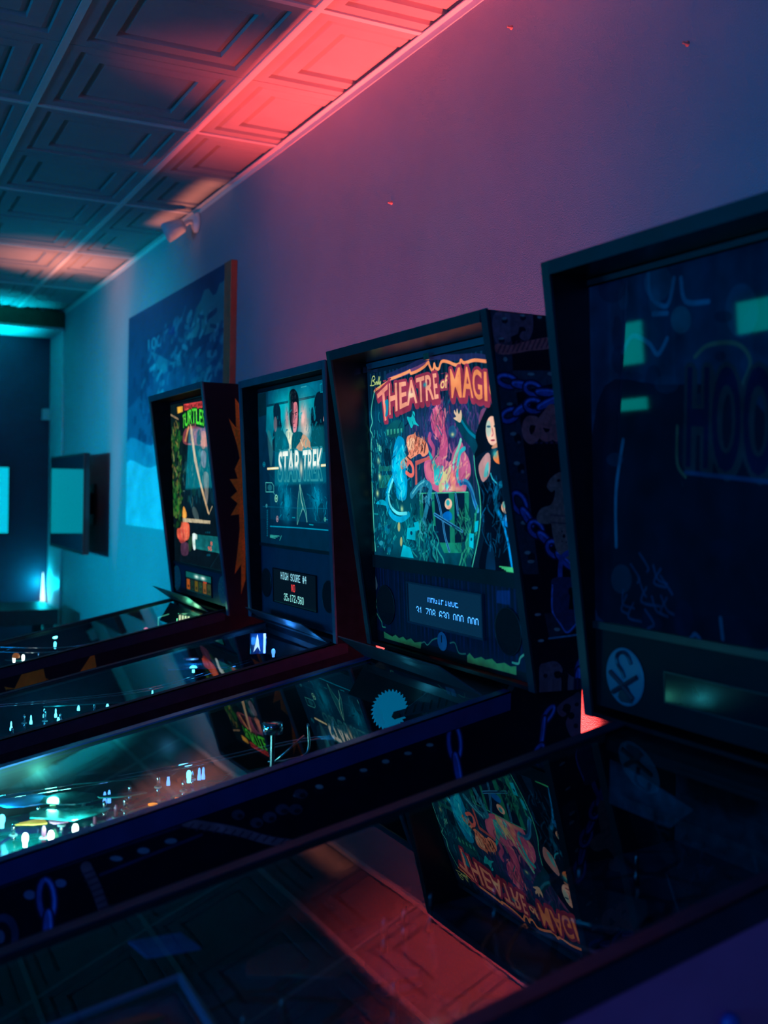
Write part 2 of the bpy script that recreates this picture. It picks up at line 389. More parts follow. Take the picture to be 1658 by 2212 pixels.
class Machine: pass
SLOPE = 0.22
def machine(label, cx, Y0, top, zb, lean, rear, rz, glass, rail_mat, side_mat, edge_mat, W=0.72, wavy=0.0, shield=True, gmat=None):
    m = Machine()
    root = empty('pinball_machine', (cx, -Y0, 0), PI)
    tag(root, label, 'pinball machine', 'pinball machines along the wall')
    m.root = root; hw, hc = W / 2, 0.28
    m.rail = lambda ly: rz + SLOPE * (ly - 0.12)
    front = rear - 1.31
    m.front = front
    # --- backbox shell
    prof = [(0, top), (lean, zb), (rear, zb), (rear, top)]
    bm = B()
    prism(bm, prof, 'x', -hw, -hw + 0.018); prism(bm, prof, 'x', hw - 0.018, hw)
    prism(bm, [(0.0, top), (0.004, top - 0.02), (rear, top - 0.02), (rear, top)], 'x', -hw + 0.018, hw - 0.018)
    prism(bm, [(lean - 0.002, zb + 0.008), (lean, zb), (rear, zb), (rear, zb + 0.008)], 'x', -hw + 0.018, hw - 0.018)
    box(bm, -hw + 0.018, hw - 0.018, rear - 0.010, rear, zb + 0.018, top - 0.02)
    m.backbox = obj('backbox', bm, side_mat, root)
    # t-moulding along the front edges
    for s in (-1, 1):
        x0, x1 = (-hw - 0.0015, -hw + 0.0195) if s < 0 else (hw - 0.0195, hw + 0.0015)
        obj('edge_moulding', prism(B(), [(-0.004, top + 0.0015), (lean - 0.004, zb), (lean + 0.001, zb), (0.001, top + 0.0015)], 'x', x0, x1), edge_mat, m.backbox)
    obj('edge_moulding', prism(B(), [(-0.004, top + 0.0015), (-0.003, top - 0.0215), (0.001, top - 0.0215), (0.001, top + 0.0015)], 'x', -hw + 0.02, hw - 0.02), edge_mat, m.backbox)
    # --- the plane of the glass and speaker panel
    gy, gz, gt = glass            # y at height gz, tilt dy per metre downwards
    m.gplane = lambda z: gy + (gz - z) * gt
    m.up = Vector((0, -gt, 1)).normalized()
    m.frame = lambda x, z: (Vector((x, m.gplane(z), z)), Vector((1, 0, 0)), m.up)
    iw = hw - 0.018
    m.iw = iw
    # --- cabinet
    rl = m.rail
    zbot = rl(front) - 0.40
    sp = [(front, zbot), (rear, zbot), (rear, zb), (0.13, zb), (0.12, rl(0.12) - 0.004), (front + 0.01, rl(front + 0.01) - 0.004), (front, rl(front) - 0.02)]
    bm = B()
    prism(bm, sp, 'x', -hc, -hc + 0.018); prism(bm, sp, 'x', hc - 0.018, hc)
    box(bm, -hc + 0.018, hc - 0.018, front, front + 0.018, zbot, rl(front) - 0.02)
    box(bm, -hc + 0.018, hc - 0.018, rear - 0.018, rear, zbot, zb)
    box(bm, -hc + 0.018, hc - 0.018, front + 0.018, rear - 0.018, zbot, zbot + 0.015)
    prism(bm, [(0.075, rl(0.075) - 0.012), (lean + 0.02, zb - 0.003), (rear - 0.018, zb - 0.003), (rear - 0.018, zb - 0.02), (0.075, rl(0.075) - 0.03)], 'x', -hc + 0.018, hc - 0.018)
    m.cabinet = obj('cabinet', bm, side_mat, root)
    # --- steel side rails: an outer skirt and a lip over the glass
    for s in (-1, 1):
        bm = B()
        x0, x1 = sorted((s * (hc + 0.002), s * (hc - 0.001)))
        a, b = front + 0.0, 0.12
        prism(bm, [(a, rl(a) + 0.003), (b, rl(b) + 0.003), (b, rl(b) - 0.034), (a, rl(a) - 0.034)], 'x', x0, x1)
        x0, x1 = sorted((s * (hc + 0.002), s * (hc - 0.024)))
        prism(bm, [(a, rl(a) + 0.003), (b, rl(b) + 0.003), (b, rl(b) - 0.0005), (a, rl(a) - 0.0005)], 'x', x0, x1)
        obj('side_rail', bm, rail_mat, root)
        obj('glass_channel', prism(B(), [(a + .07, rl(a + .07) - 0.001), (b - 0.05, rl(b - 0.05) - 0.001), (b - 0.05, rl(b - 0.05) - 0.016), (a + .07, rl(a + .07) - 0.016)], 'x', *sorted((s * (hc - 0.0185), s * (hc - 0.022)))), M_trim, root)
    obj('lock_bar', prism(B(), [(front - 0.02, rl(front) - 0.03), (front - 0.02, rl(front) + 0.008), (front + 0.06, rl(front + 0.06) + 0.012), (front + 0.06, rl(front + 0.06) + 0.004), (front - 0.015, rl(front) - 0.03)], 'x', -hc - 0.004, hc + 0.004), M_steel, root)
    # --- playfield glass
    a, b = front + 0.06, 0.072
    obj('playfield_glass', prism(B(), [(a, rl(a) - 0.003), (b, rl(b) - 0.003), (b, rl(b) - 0.008), (a, rl(a) - 0.008)], 'x', -hc + 0.019, hc - 0.019), gmat or M_pglass, root)
    # --- playfield
    m.pf = lambda ly: rl(0.05) - 0.205 + 0.09 * (ly - 0.05)
    # --- legs and coin door
    for sx in (-1, 1):
        for ly in (front + 0.02, rear - 0.03):
            lg = B(); prism(lg, [(ly - 0.02, zbot + 0.22), (ly + 0.02, zbot + 0.22), (ly + 0.012, 0.03), (ly - 0.012, 0.03)], 'x', *sorted((sx * (hc + 0.001), sx * (hc + 0.006))))
            l = obj('leg', lg, M_darksteel, root)
            obj('leg_leveller', lathe(B(), [(0, 0), (0.03, 0), (0.03, 0.008), (0.008, 0.014), (0.008, 0.05), (0, 0.05)], 12, (sx * (hc + 0.003), ly, 0)), M_steel, l)
    cd = obj('coin_door', box(B(), -0.15, 0.15, front - 0.006, front + 0.001, zbot + 0.06, zbot + 0.32), M_black, root)
    for sx in (-0.07, 0.07): obj('coin_slot', box(B(), sx - 0.025, sx + 0.025, front - 0.012, front - 0.006, zbot + 0.18, zbot + 0.26), M_steel, cd)
    # --- glare shield flap behind the glass
    if shield:
        h = 0.072
        pts = [(-hc + 0.004, h, rl(h) + 0.006), (hc - 0.01, h - 0.012, rl(h) + 0.006), (0.19, h - 0.062, rl(h) + 0.052), (-hc, h - 0.068, rl(h) + 0.054)]
        bm = B(); v = [bm.verts.new(p) for p in pts]; v2 = [bm.verts.new((p[0], p[1] + 0.002, p[2] + 0.002)) for p in pts]
        bm.faces.new(v); bm.faces.new(v2[::-1])
        for i in range(4): bm.faces.new((v[(i + 1) % 4], v[i], v2[i], v2[(i + 1) % 4]))
        obj('glare_shield', bm, M_shield, root)
    # --- light box behind the print
    bx = B(); box(bx, -iw, iw, m.gplane(zb) + 0.02, m.gplane(zb) + 0.03, zb + 0.018, top - 0.02)
    obj('insert_board', bx, M_panel_dark, m.backbox)
    return m

M_pglass = glass_mat('playfield_glass', wavy=0.01)
M_pglass_wavy = glass_mat('playfield_glass_warped', (0.9, 0.95, 0.95), wavy=0.03)
ART = {}
ART['tomg'] = (760, 500, (2,38,62), [
('P',(1,22,44),[(0,780),(1000,780),(1000,1000),(0,1000)],0,1),('S',(16,70,110),.02,.98,.55,.98,34,.006,.55),('S',(74,52,110),.3,.8,.3,.72,22,.008,.6),('S',(4,60,70),.02,.98,.5,.96,22,.005,.5),('G',(70,60,140),(510,611),260,208,.55),('G',(0,110,130),(136,578),198,273,.35),('G',(0,110,125),(230,169),299,227,.75),('G',(0,120,130),(580,162),183,208,.5),('G',(0,70,100),(105,746),156,164,.5),
('F',[(0,90,110),(0,130,150),(10,160,160),(2,40,64),(0,60,84),(40,180,170)],(184,303),222,305,150,26,.008,1.57,11),('F',[(60,50,120),(90,60,130),(30,40,90),(120,70,130)],(538,634),233,148,90,40,.01,1.57,12),('L',(30,40,90),.03,[(157,948),(304,970),(392,988),(448,995),(489,998),(587,978),(739,958),(819,932)],1,.8),('L',(120,70,120),.022,[(168,931),(296,948),(391,963),(447,977)],1,.9),
('L',(255,150,100),.016,[(51,882),(73,893),(156,919),(176,932),(219,937),(303,950),(320,955),(328,941),(376,947),(419,961),(447,977),(453,961),(469,935),(480,945),(485,964),(493,943),(513,937),(531,967),(567,962),(617,939),(642,943),(649,956),(669,941),(727,944),(790,929),(804,931),(810,921),(824,917)],1,1),
('L',(70,190,170),.009,[(51,882),(41,852),(26,809),(19,765),(25,719),(6,681),(21,652),(10,607),(6,539),(3,357),(4,158),(9,21)],1,1),('P',(20,110,100),[(61,481),(170,484),(169,455),(59,453)],0,.8),('P',(20,110,100),[(62,430),(168,435),(164,368),(58,363)],0,.8),('P',(8,84,92),[(125,672),(199,716),(260,700),(257,653),(202,629),(131,639)],1,.9),
('P',(60,180,150),[(137,672),(151,673),(149,643),(137,642)],0,.8),('P',(60,180,150),[(163,672),(176,673),(175,645),(163,644)],0,.8),('P',(60,180,150),[(188,671),(201,673),(200,647),(188,645)],0,.8),('P',(60,180,150),[(213,671),(226,672),(225,648),(213,647)],0,.8),('P',(60,180,150),[(237,671),(250,672),(249,650),(238,649)],0,.8),('L',(120,240,200),.008,[(72,593),(73,565)],1,1),
('L',(120,240,200),.008,[(84,586),(85,558)],1,1),('L',(120,240,200),.008,[(60,604),(62,576)],1,1),('G',(200,240,170),(63,509),11,19,.9),('G',(200,240,170),(66,425),12,19,.9),('G',(200,240,170),(44,335),12,19,.9),('G',(200,240,170),(226,256),11,18,.9),('P',(2,40,60),[(111,563),(136,573),(155,555),(153,490),(111,485)],1,1),
('P',(0,150,200),[(201,613),(225,633),(262,610),(262,540),(268,439),(273,396),(261,316),(230,299),(192,314),(187,369),(167,418),(163,489),(178,554)],1,.95),('P',(0,205,235),[(213,553),(253,583),(257,508),(245,434),(260,358),(238,315),(201,336),(201,402),(176,445),(183,505)],1,.8),('L',(0,160,205),.032,[(191,440),(141,385),(118,330),(118,269),(155,215),(217,201),(272,230)],1,1),
('L',(90,225,235),.018,[(166,407),(132,336),(142,270),(195,233),(257,235)],1,1),('P',(0,180,215),[(28,278),(63,301),(100,296),(118,269),(78,274)],1,1),('P',(20,190,195),[(329,750),(343,741),(345,702),(368,674),(336,684),(317,667),(304,686),(287,727),(317,722)],1,1),('L',(190,80,130),.075,[(503,731),(474,704),(479,663),(511,631),(528,580),(519,530)],1,1),
('P',(205,85,125),[(468,719),(503,741),(536,733),(543,747),(546,707),(533,679),(538,649),(511,635),(482,653),(467,684)],1,1),('L',(170,75,125),.03,[(440,625),(435,600),(460,558),(451,517)],1,1),
('P',(195,95,140),[(394,483),(424,524),(457,497),(492,521),(525,505),(563,489),(578,528),(611,565),(637,579),(654,534),(676,495),(683,432),(659,394),(652,360),(625,316),(589,350),(510,339),(443,359),(418,395),(398,426)],1,1),('P',(225,120,140),[(408,483),(436,492),(461,441),(452,385),(418,411),(403,447)],1,.7),
('P',(20,190,190),[(426,554),(458,507),(477,476),(516,470),(511,420),(485,380),(459,390),(455,461),(434,513)],1,.9),('P',(205,215,140),[(515,440),(549,464),(569,474),(553,409),(525,370),(497,344),(484,365)],1,.85),('P',(230,140,110),[(561,434),(586,439),(586,360),(563,360)],1,.8),('L',(120,215,190),.02,[(631,589),(617,555),(589,503),(581,459)],1,1),
('L',(40,190,200),.022,[(651,549),(622,526),(603,443),(607,399)],1,1),('G',(255,240,190),(544,365),39,15,.9),('G',(255,190,150),(602,360),37,15,.7),('G',(0,220,230),(532,375),17,20,.9),('E',(20,110,150),(583,631),(25,-2),(-2,-30),.6),('G',(230,240,160),(583,618),11,10,.9),('F',[(150,50,100),(230,110,150),(110,40,90),(240,140,150)],(506,661),46,109,70,24,.008,1.5,71),
('P',(235,140,110),[(277,603),(289,629),(330,637),(342,647),(348,626),(393,607),(420,580),(425,539),(389,520),(368,536),(339,527),(286,502),(243,460),(225,482),(241,509),(288,534),(283,571)],1,1),('P',(250,190,150),[(284,598),(315,620),(336,605),(327,569),(300,555),(286,571)],1,1),('L',(50,30,40),.01,[(372,609),(359,562)],1,.8),('L',(50,30,40),.01,[(393,602),(380,551)],1,.8),
('L',(50,30,40),.01,[(410,586),(397,540)],1,.8),('L',(50,30,40),.01,[(351,620),(342,589)],1,.8),('L',(50,30,40),.01,[(280,524),(301,507)],1,.8),('L',(50,30,40),.01,[(257,514),(278,492)],1,.8),('P',(190,90,90),[(334,501),(431,521),(434,508),(344,479),(342,380),(328,380)],0,1),('L',(235,110,100),.022,[(270,476),(293,497),(314,475),(316,438),(297,428),(268,444)],1,1),
('F',[(60,30,30),(200,100,70),(250,200,160),(120,60,50)],(356,578),71,47,44,14,.006,1.4,72),('P',(3,30,56),[(351,338),(657,348),(641,117),(484,90),(377,150)],0,1),('P',(20,140,110),[(351,338),(376,338),(377,161),(352,160)],0,.85),('P',(20,140,110),[(432,339),(453,339),(455,180),(441,180)],0,.85),('P',(20,140,110),[(546,340),(579,340),(573,97),(544,95)],0,.85),
('P',(20,140,110),[(642,346),(669,346),(660,215),(638,204)],0,.85),('P',(20,140,110),[(475,100),(615,108),(607,60),(503,51)],0,.85),('L',(60,190,150),.006,[(351,338),(663,347)],0,1),('E',(240,200,170),(541,290),(23,0),(-2,-26),1),('E',(30,190,200),(539,295),(11,0),(0,-14),.9),('G',(255,140,120),(546,272),11,8,.8),('P',(0,110,200),[(505,239),(539,255),(561,241),(556,215),(517,209)],1,.9),
('L',(30,130,160),.035,[(299,327),(345,369),(389,390),(430,369),(414,318),(396,255),(372,187)],1,1),('L',(90,200,215),.008,[(307,337),(349,377),(390,398)],1,1),('F',[(0,90,130),(90,190,210),(8,60,90),(40,150,180)],(385,317),49,89,46,16,.006,1.2,41),('E',(40,150,170),(370,166),(29,1),(-1,-34),1),('E',(4,60,80),(369,163),(16,1),(-1,-23),1),
('L',(40,140,190),.028,[(619,389),(653,394),(682,360),(698,303),(714,265)],1,1),('L',(20,90,150),.014,[(622,387),(659,384),(687,336),(709,275)],1,1),('L',(50,140,190),.018,[(466,339),(481,294),(492,248),(503,198),(513,133),(536,64)],1,1),('L',(4,40,80),.006,[(466,339),(481,294),(492,248),(503,198),(513,133),(536,64)],1,1),('L',(50,140,190),.018,[(451,237),(504,213),(555,191),(618,164)],1,1),
('L',(4,40,80),.006,[(451,237),(504,213),(555,191),(618,164)],1,1),('L',(50,140,190),.018,[(588,335),(595,281),(599,242)],1,1),('L',(4,40,80),.006,[(588,335),(595,281),(599,242)],1,1),('F',[(225,120,150),(170,70,120),(240,150,140),(120,60,120),(230,190,150)],(548,444),126,95,90,22,.008,1.2,13),('F',[(0,150,200),(60,210,230),(0,110,170),(120,230,235)],(224,466),53,172,60,26,.007,1.5,14),
('L',(4,60,80),.01,[(290,219),(287,189),(285,160),(302,132),(300,102),(314,74),(302,44),(328,17)],1,.85),('L',(30,150,140),.01,[(309,225),(324,196),(323,167),(335,138),(344,110),(341,81),(337,51),(349,23)],1,.85),('L',(10,110,110),.01,[(306,166),(326,138),(322,109),(329,80),(329,51),(346,24),(337,-6),(351,-34)],1,.85),
('L',(4,60,80),.01,[(318,197),(341,169),(337,140),(353,112),(350,83),(371,56),(373,27),(377,-1)],1,.85),('L',(10,110,110),.01,[(339,221),(329,191),(331,162),(329,133),(330,104),(327,75),(353,48),(364,20)],1,.85),('L',(30,150,140),.01,[(342,207),(347,178),(347,149),(349,121),(375,94),(374,65),(368,35),(371,7)],1,.85),
('L',(10,110,110),.01,[(349,217),(367,189),(370,160),(374,132),(378,103),(376,74),(373,45),(381,17)],1,.85),('L',(2,30,50),.01,[(364,192),(359,163),(370,134),(382,106),(377,77),(383,49),(400,22),(396,-7)],1,.85),('L',(10,110,110),.01,[(369,173),(388,145),(375,115),(375,87),(382,58),(398,31),(384,1),(410,-25)],1,.85),
('L',(30,150,140),.01,[(389,204),(397,176),(402,148),(406,119),(421,92),(432,64),(432,36),(453,9)],1,.85),('L',(2,30,50),.01,[(397,170),(400,141),(402,113),(399,84),(422,58),(419,29),(444,3),(450,-25)],1,.85),('L',(2,30,50),.01,[(402,229),(409,201),(429,174),(428,145),(428,117),(441,90),(452,62),(464,35)],1,.85),
('L',(2,30,50),.01,[(409,228),(423,200),(430,172),(425,143),(421,115),(432,87),(446,60),(445,31)],1,.85),('L',(30,150,140),.01,[(421,182),(416,153),(439,126),(424,97),(450,70),(456,42),(460,15),(445,-15)],1,.85),('L',(10,110,110),.01,[(437,201),(429,173),(432,145),(431,116),(446,89),(434,60),(444,32),(452,5)],1,.85),
('L',(30,150,140),.01,[(441,187),(440,159),(459,132),(471,104),(459,75),(473,48),(494,22),(500,-5)],1,.85),('L',(20,130,110),.011,[(715,284),(707,258),(698,231),(692,204),(681,177),(668,150),(654,122),(645,95),(649,69)],1,.85),('L',(20,130,110),.011,[(707,265),(703,239),(684,211),(680,185),(684,158),(678,131),(656,103),(648,76),(636,48)],1,.85),
('L',(40,165,130),.011,[(699,246),(699,219),(680,192),(669,165),(675,138),(655,110),(656,84),(644,56),(621,27)],1,.85),('L',(3,50,60),.011,[(691,226),(686,199),(679,173),(671,145),(658,118),(650,91),(645,63),(636,36),(631,8)],1,.85),('L',(3,50,60),.011,[(683,206),(679,180),(672,153),(653,125),(655,98),(641,70),(632,43),(619,15),(611,-13)],1,.85),
('L',(20,130,110),.011,[(674,187),(659,159),(646,132),(640,104),(646,78),(633,50),(629,23),(634,-4),(630,-31)],1,.85),('L',(40,165,130),.011,[(666,167),(659,140),(640,112),(639,85),(616,56),(607,28),(596,0),(588,-28),(593,-55)],1,.85),('L',(20,130,110),.011,[(658,147),(655,120),(650,93),(642,66),(630,38),(616,9),(608,-19),(603,-46),(597,-74)],1,.85),
('F',[(0,90,110),(0,130,150),(10,160,160),(2,40,64),(0,60,84),(40,180,170)],(346,107),112,100,120,26,.007,1.3,15),('F',[(10,110,100),(30,150,120),(2,40,50),(50,170,130)],(642,141),67,127,80,26,.007,1.8,16),('F',[(0,90,110),(0,130,150),(10,160,160),(2,40,64),(0,60,84),(40,180,170)],(84,89),88,84,70,14,.008,1,17),('P',(0,185,210),[(260,160),(320,168),(313,99),(250,103)],0,.95),
('P',(0,185,210),[(306,189),(340,198),(345,154),(319,147)],0,.95),('P',(0,185,210),[(225,71),(277,59),(297,7),(202,7)],0,.95),('P',(0,185,210),[(661,157),(688,156),(682,86),(658,94)],0,.95),('P',(0,185,210),[(697,212),(718,218),(710,169),(691,161)],0,.95),('E',(3,60,90),(287,135),(8,0),(0,-10),1),('E',(3,60,90),(672,129),(5,0),(-1,-8),1),('E',(0,110,140),(37,72),(7,0),(-1,-11),.7),
('E',(0,110,140),(75,58),(9,0),(-1,-17),.7),('E',(3,50,80),(98,29),(16,1),(-1,-12),.7),('E',(0,110,140),(114,80),(8,1),(-1,-14),.7),('E',(40,170,190),(57,67),(16,2),(-1,-14),.7),('E',(0,110,140),(116,137),(12,1),(-1,-17),.7),('E',(3,50,80),(55,29),(13,1),(0,-12),.7),('E',(0,110,140),(118,35),(15,1),(-1,-16),.7),('E',(3,50,80),(31,115),(12,1),(-1,-19),.7),
('E',(0,110,140),(49,159),(12,1),(-1,-17),.7),('E',(3,50,80),(55,135),(8,1),(-1,-17),.7),('E',(0,110,140),(104,151),(16,1),(-1,-17),.7),('E',(3,50,80),(119,158),(9,1),(0,-11),.7),('E',(0,110,140),(117,23),(6,0),(-1,-16),.7),('E',(190,190,120),(199,162),(10,1),(-1,-25),.85),('E',(190,190,120),(211,86),(9,1),(-2,-25),.85),
('F',[(0,120,150),(0,70,100),(30,170,170),(2,30,50)],(88,441),88,277,110,26,.006,1.57,73),('F',[(10,60,90),(40,50,110),(2,24,50),(0,100,120)],(436,748),304,131,120,40,.006,1.57,74),('L',(3,62,84),.075,[(624,691),(664,625),(710,570),(731,512)],1,1),('L',(0,120,150),.015,[(639,680),(682,624),(740,582)],1,1),
('P',(240,205,170),[(600,732),(609,717),(616,738),(625,710),(638,729),(643,699),(632,671),(611,680),(592,694),(608,700),(597,718)],1,1),('P',(2,16,32),[(717,598),(744,662),(781,715),(816,735),(848,709),(857,653),(854,590),(807,542),(778,510),(735,474),(707,513),(727,555)],1,1),('P',(170,80,120),[(752,713),(781,724),(762,689),(737,653)],1,.6),('E',(245,190,165),(811,620),(35,-1),(1,-65),1),
('E',(120,200,190),(791,631),(14,-1),(-1,-37),.55),('E',(255,205,170),(828,637),(15,-1),(-1,-32),.6),('E',(40,90,110),(792,640),(11,-1),(0,-5),1),('E',(40,90,110),(830,639),(11,-1),(-1,-5),1),('L',(200,120,120),.008,[(811,629),(815,606),(808,597)],1,1),('E',(150,60,80),(812,578),(12,0),(0,-4),1),
('P',(3,26,48),[(706,494),(767,529),(835,527),(871,471),(879,393),(876,316),(897,180),(911,4),(672,-7),(721,146),(732,266),(724,361),(707,432)],1,1),('P',(1,10,26),[(736,370),(807,389),(850,352),(853,178),(868,0),(714,-7),(751,172)],1,.9),('P',(200,150,150),[(729,465),(772,520),(795,510),(789,435),(767,403),(744,398)],1,.95),('P',(60,200,200),[(767,464),(785,482),(780,426),(756,417)],1,.8),
('P',(250,130,70),[(811,504),(835,531),(863,539),(872,484),(849,471),(822,481)],1,1),('G',(60,200,200),(821,518),16,21,.8),('P',(200,140,110),[(808,551),(862,582),(864,557),(813,541)],1,1),('L',(40,170,190),.008,[(794,431),(807,403),(845,379),(879,393)],1,1),('L',(0,110,150),.03,[(873,389),(834,375),(815,329),(819,278),(840,241)],1,.8),('E',(240,185,150),(872,284),(27,0),(-2,-29),1),
('E',(80,200,190),(864,295),(11,0),(-1,-16),.8),('E',(255,120,110),(879,270),(11,1),(0,-7),.7),('E',(0,130,220),(877,225),(25,1),(-1,-29),1),('G',(120,200,255),(872,234),13,13,.7),('L',(0,140,215),.016,[(829,260),(854,201),(873,133),(886,52),(895,7)],1,1),('L',(30,160,130),.02,[(903,203),(917,136),(922,10)],1,.8),
('L',(60,190,160),.007,[(704,513),(710,432),(727,361),(731,256),(715,146),(672,3)],1,1),('P',(3,40,72),[(765,88),(789,113),(801,-8),(749,-8)],1,.9),('L',(60,200,130),.006,[(825,18),(923,19)],0,.9),('L',(60,200,130),.006,[(837,13),(922,13)],0,.9),('L',(60,200,130),.006,[(849,8),(922,6)],0,.9),('L',(60,200,130),.006,[(860,3),(922,0)],0,.9),
('F',[(2,40,70),(0,70,110),(0,100,150),(1,16,34)],(805,221),72,186,90,34,.006,1.5,18),('F',[(60,40,50),(250,190,150),(200,100,80)],(334,569),64,57,26,9,.006,1.2,19),('L',(200,220,130),.006,[(28,916),(40,959),(56,963),(59,946),(41,941),(58,928),(49,916),(20,918)],1,1),('L',(200,220,130),.006,[(72,933),(62,925),(66,917),(75,931),(76,917)],1,1),
('L',(200,220,130),.006,[(78,919),(91,956),(84,936),(83,916)],1,1),('L',(200,220,130),.006,[(85,918),(99,954),(91,933),(92,915)],1,1),('L',(200,220,130),.006,[(93,930),(96,917),(104,930),(98,907),(84,899)],1,1),('T','T',(250,150,130),[(95,708),(165,732)],[(71,866),(165,915)],(150,50,80),.014,None),
('T','HEATRE',(255,165,135),[(160,746),(294,782),(410,791),(505,796)],[(165,912),(293,906),(409,917),(495,920)],(150,50,80),.015,None),('T','of',(255,195,130),[(516,840),(564,839)],[(524,891),(565,903)],(150,60,90),.008,None),('T','MAGIC',(255,150,95),[(585,787),(683,779),(760,759),(868,727)],[(581,927),(678,923),(760,893),(868,861)],(150,50,80),.015,None),
('P',(0,150,180),[(130,821),(154,829),(156,796),(146,748),(128,744),(138,787)],1,.9),('G',(20,160,170),(418,872),13,13,.9),('G',(250,250,200),(319,837),22,21,.55),('N',.22,26,1),])
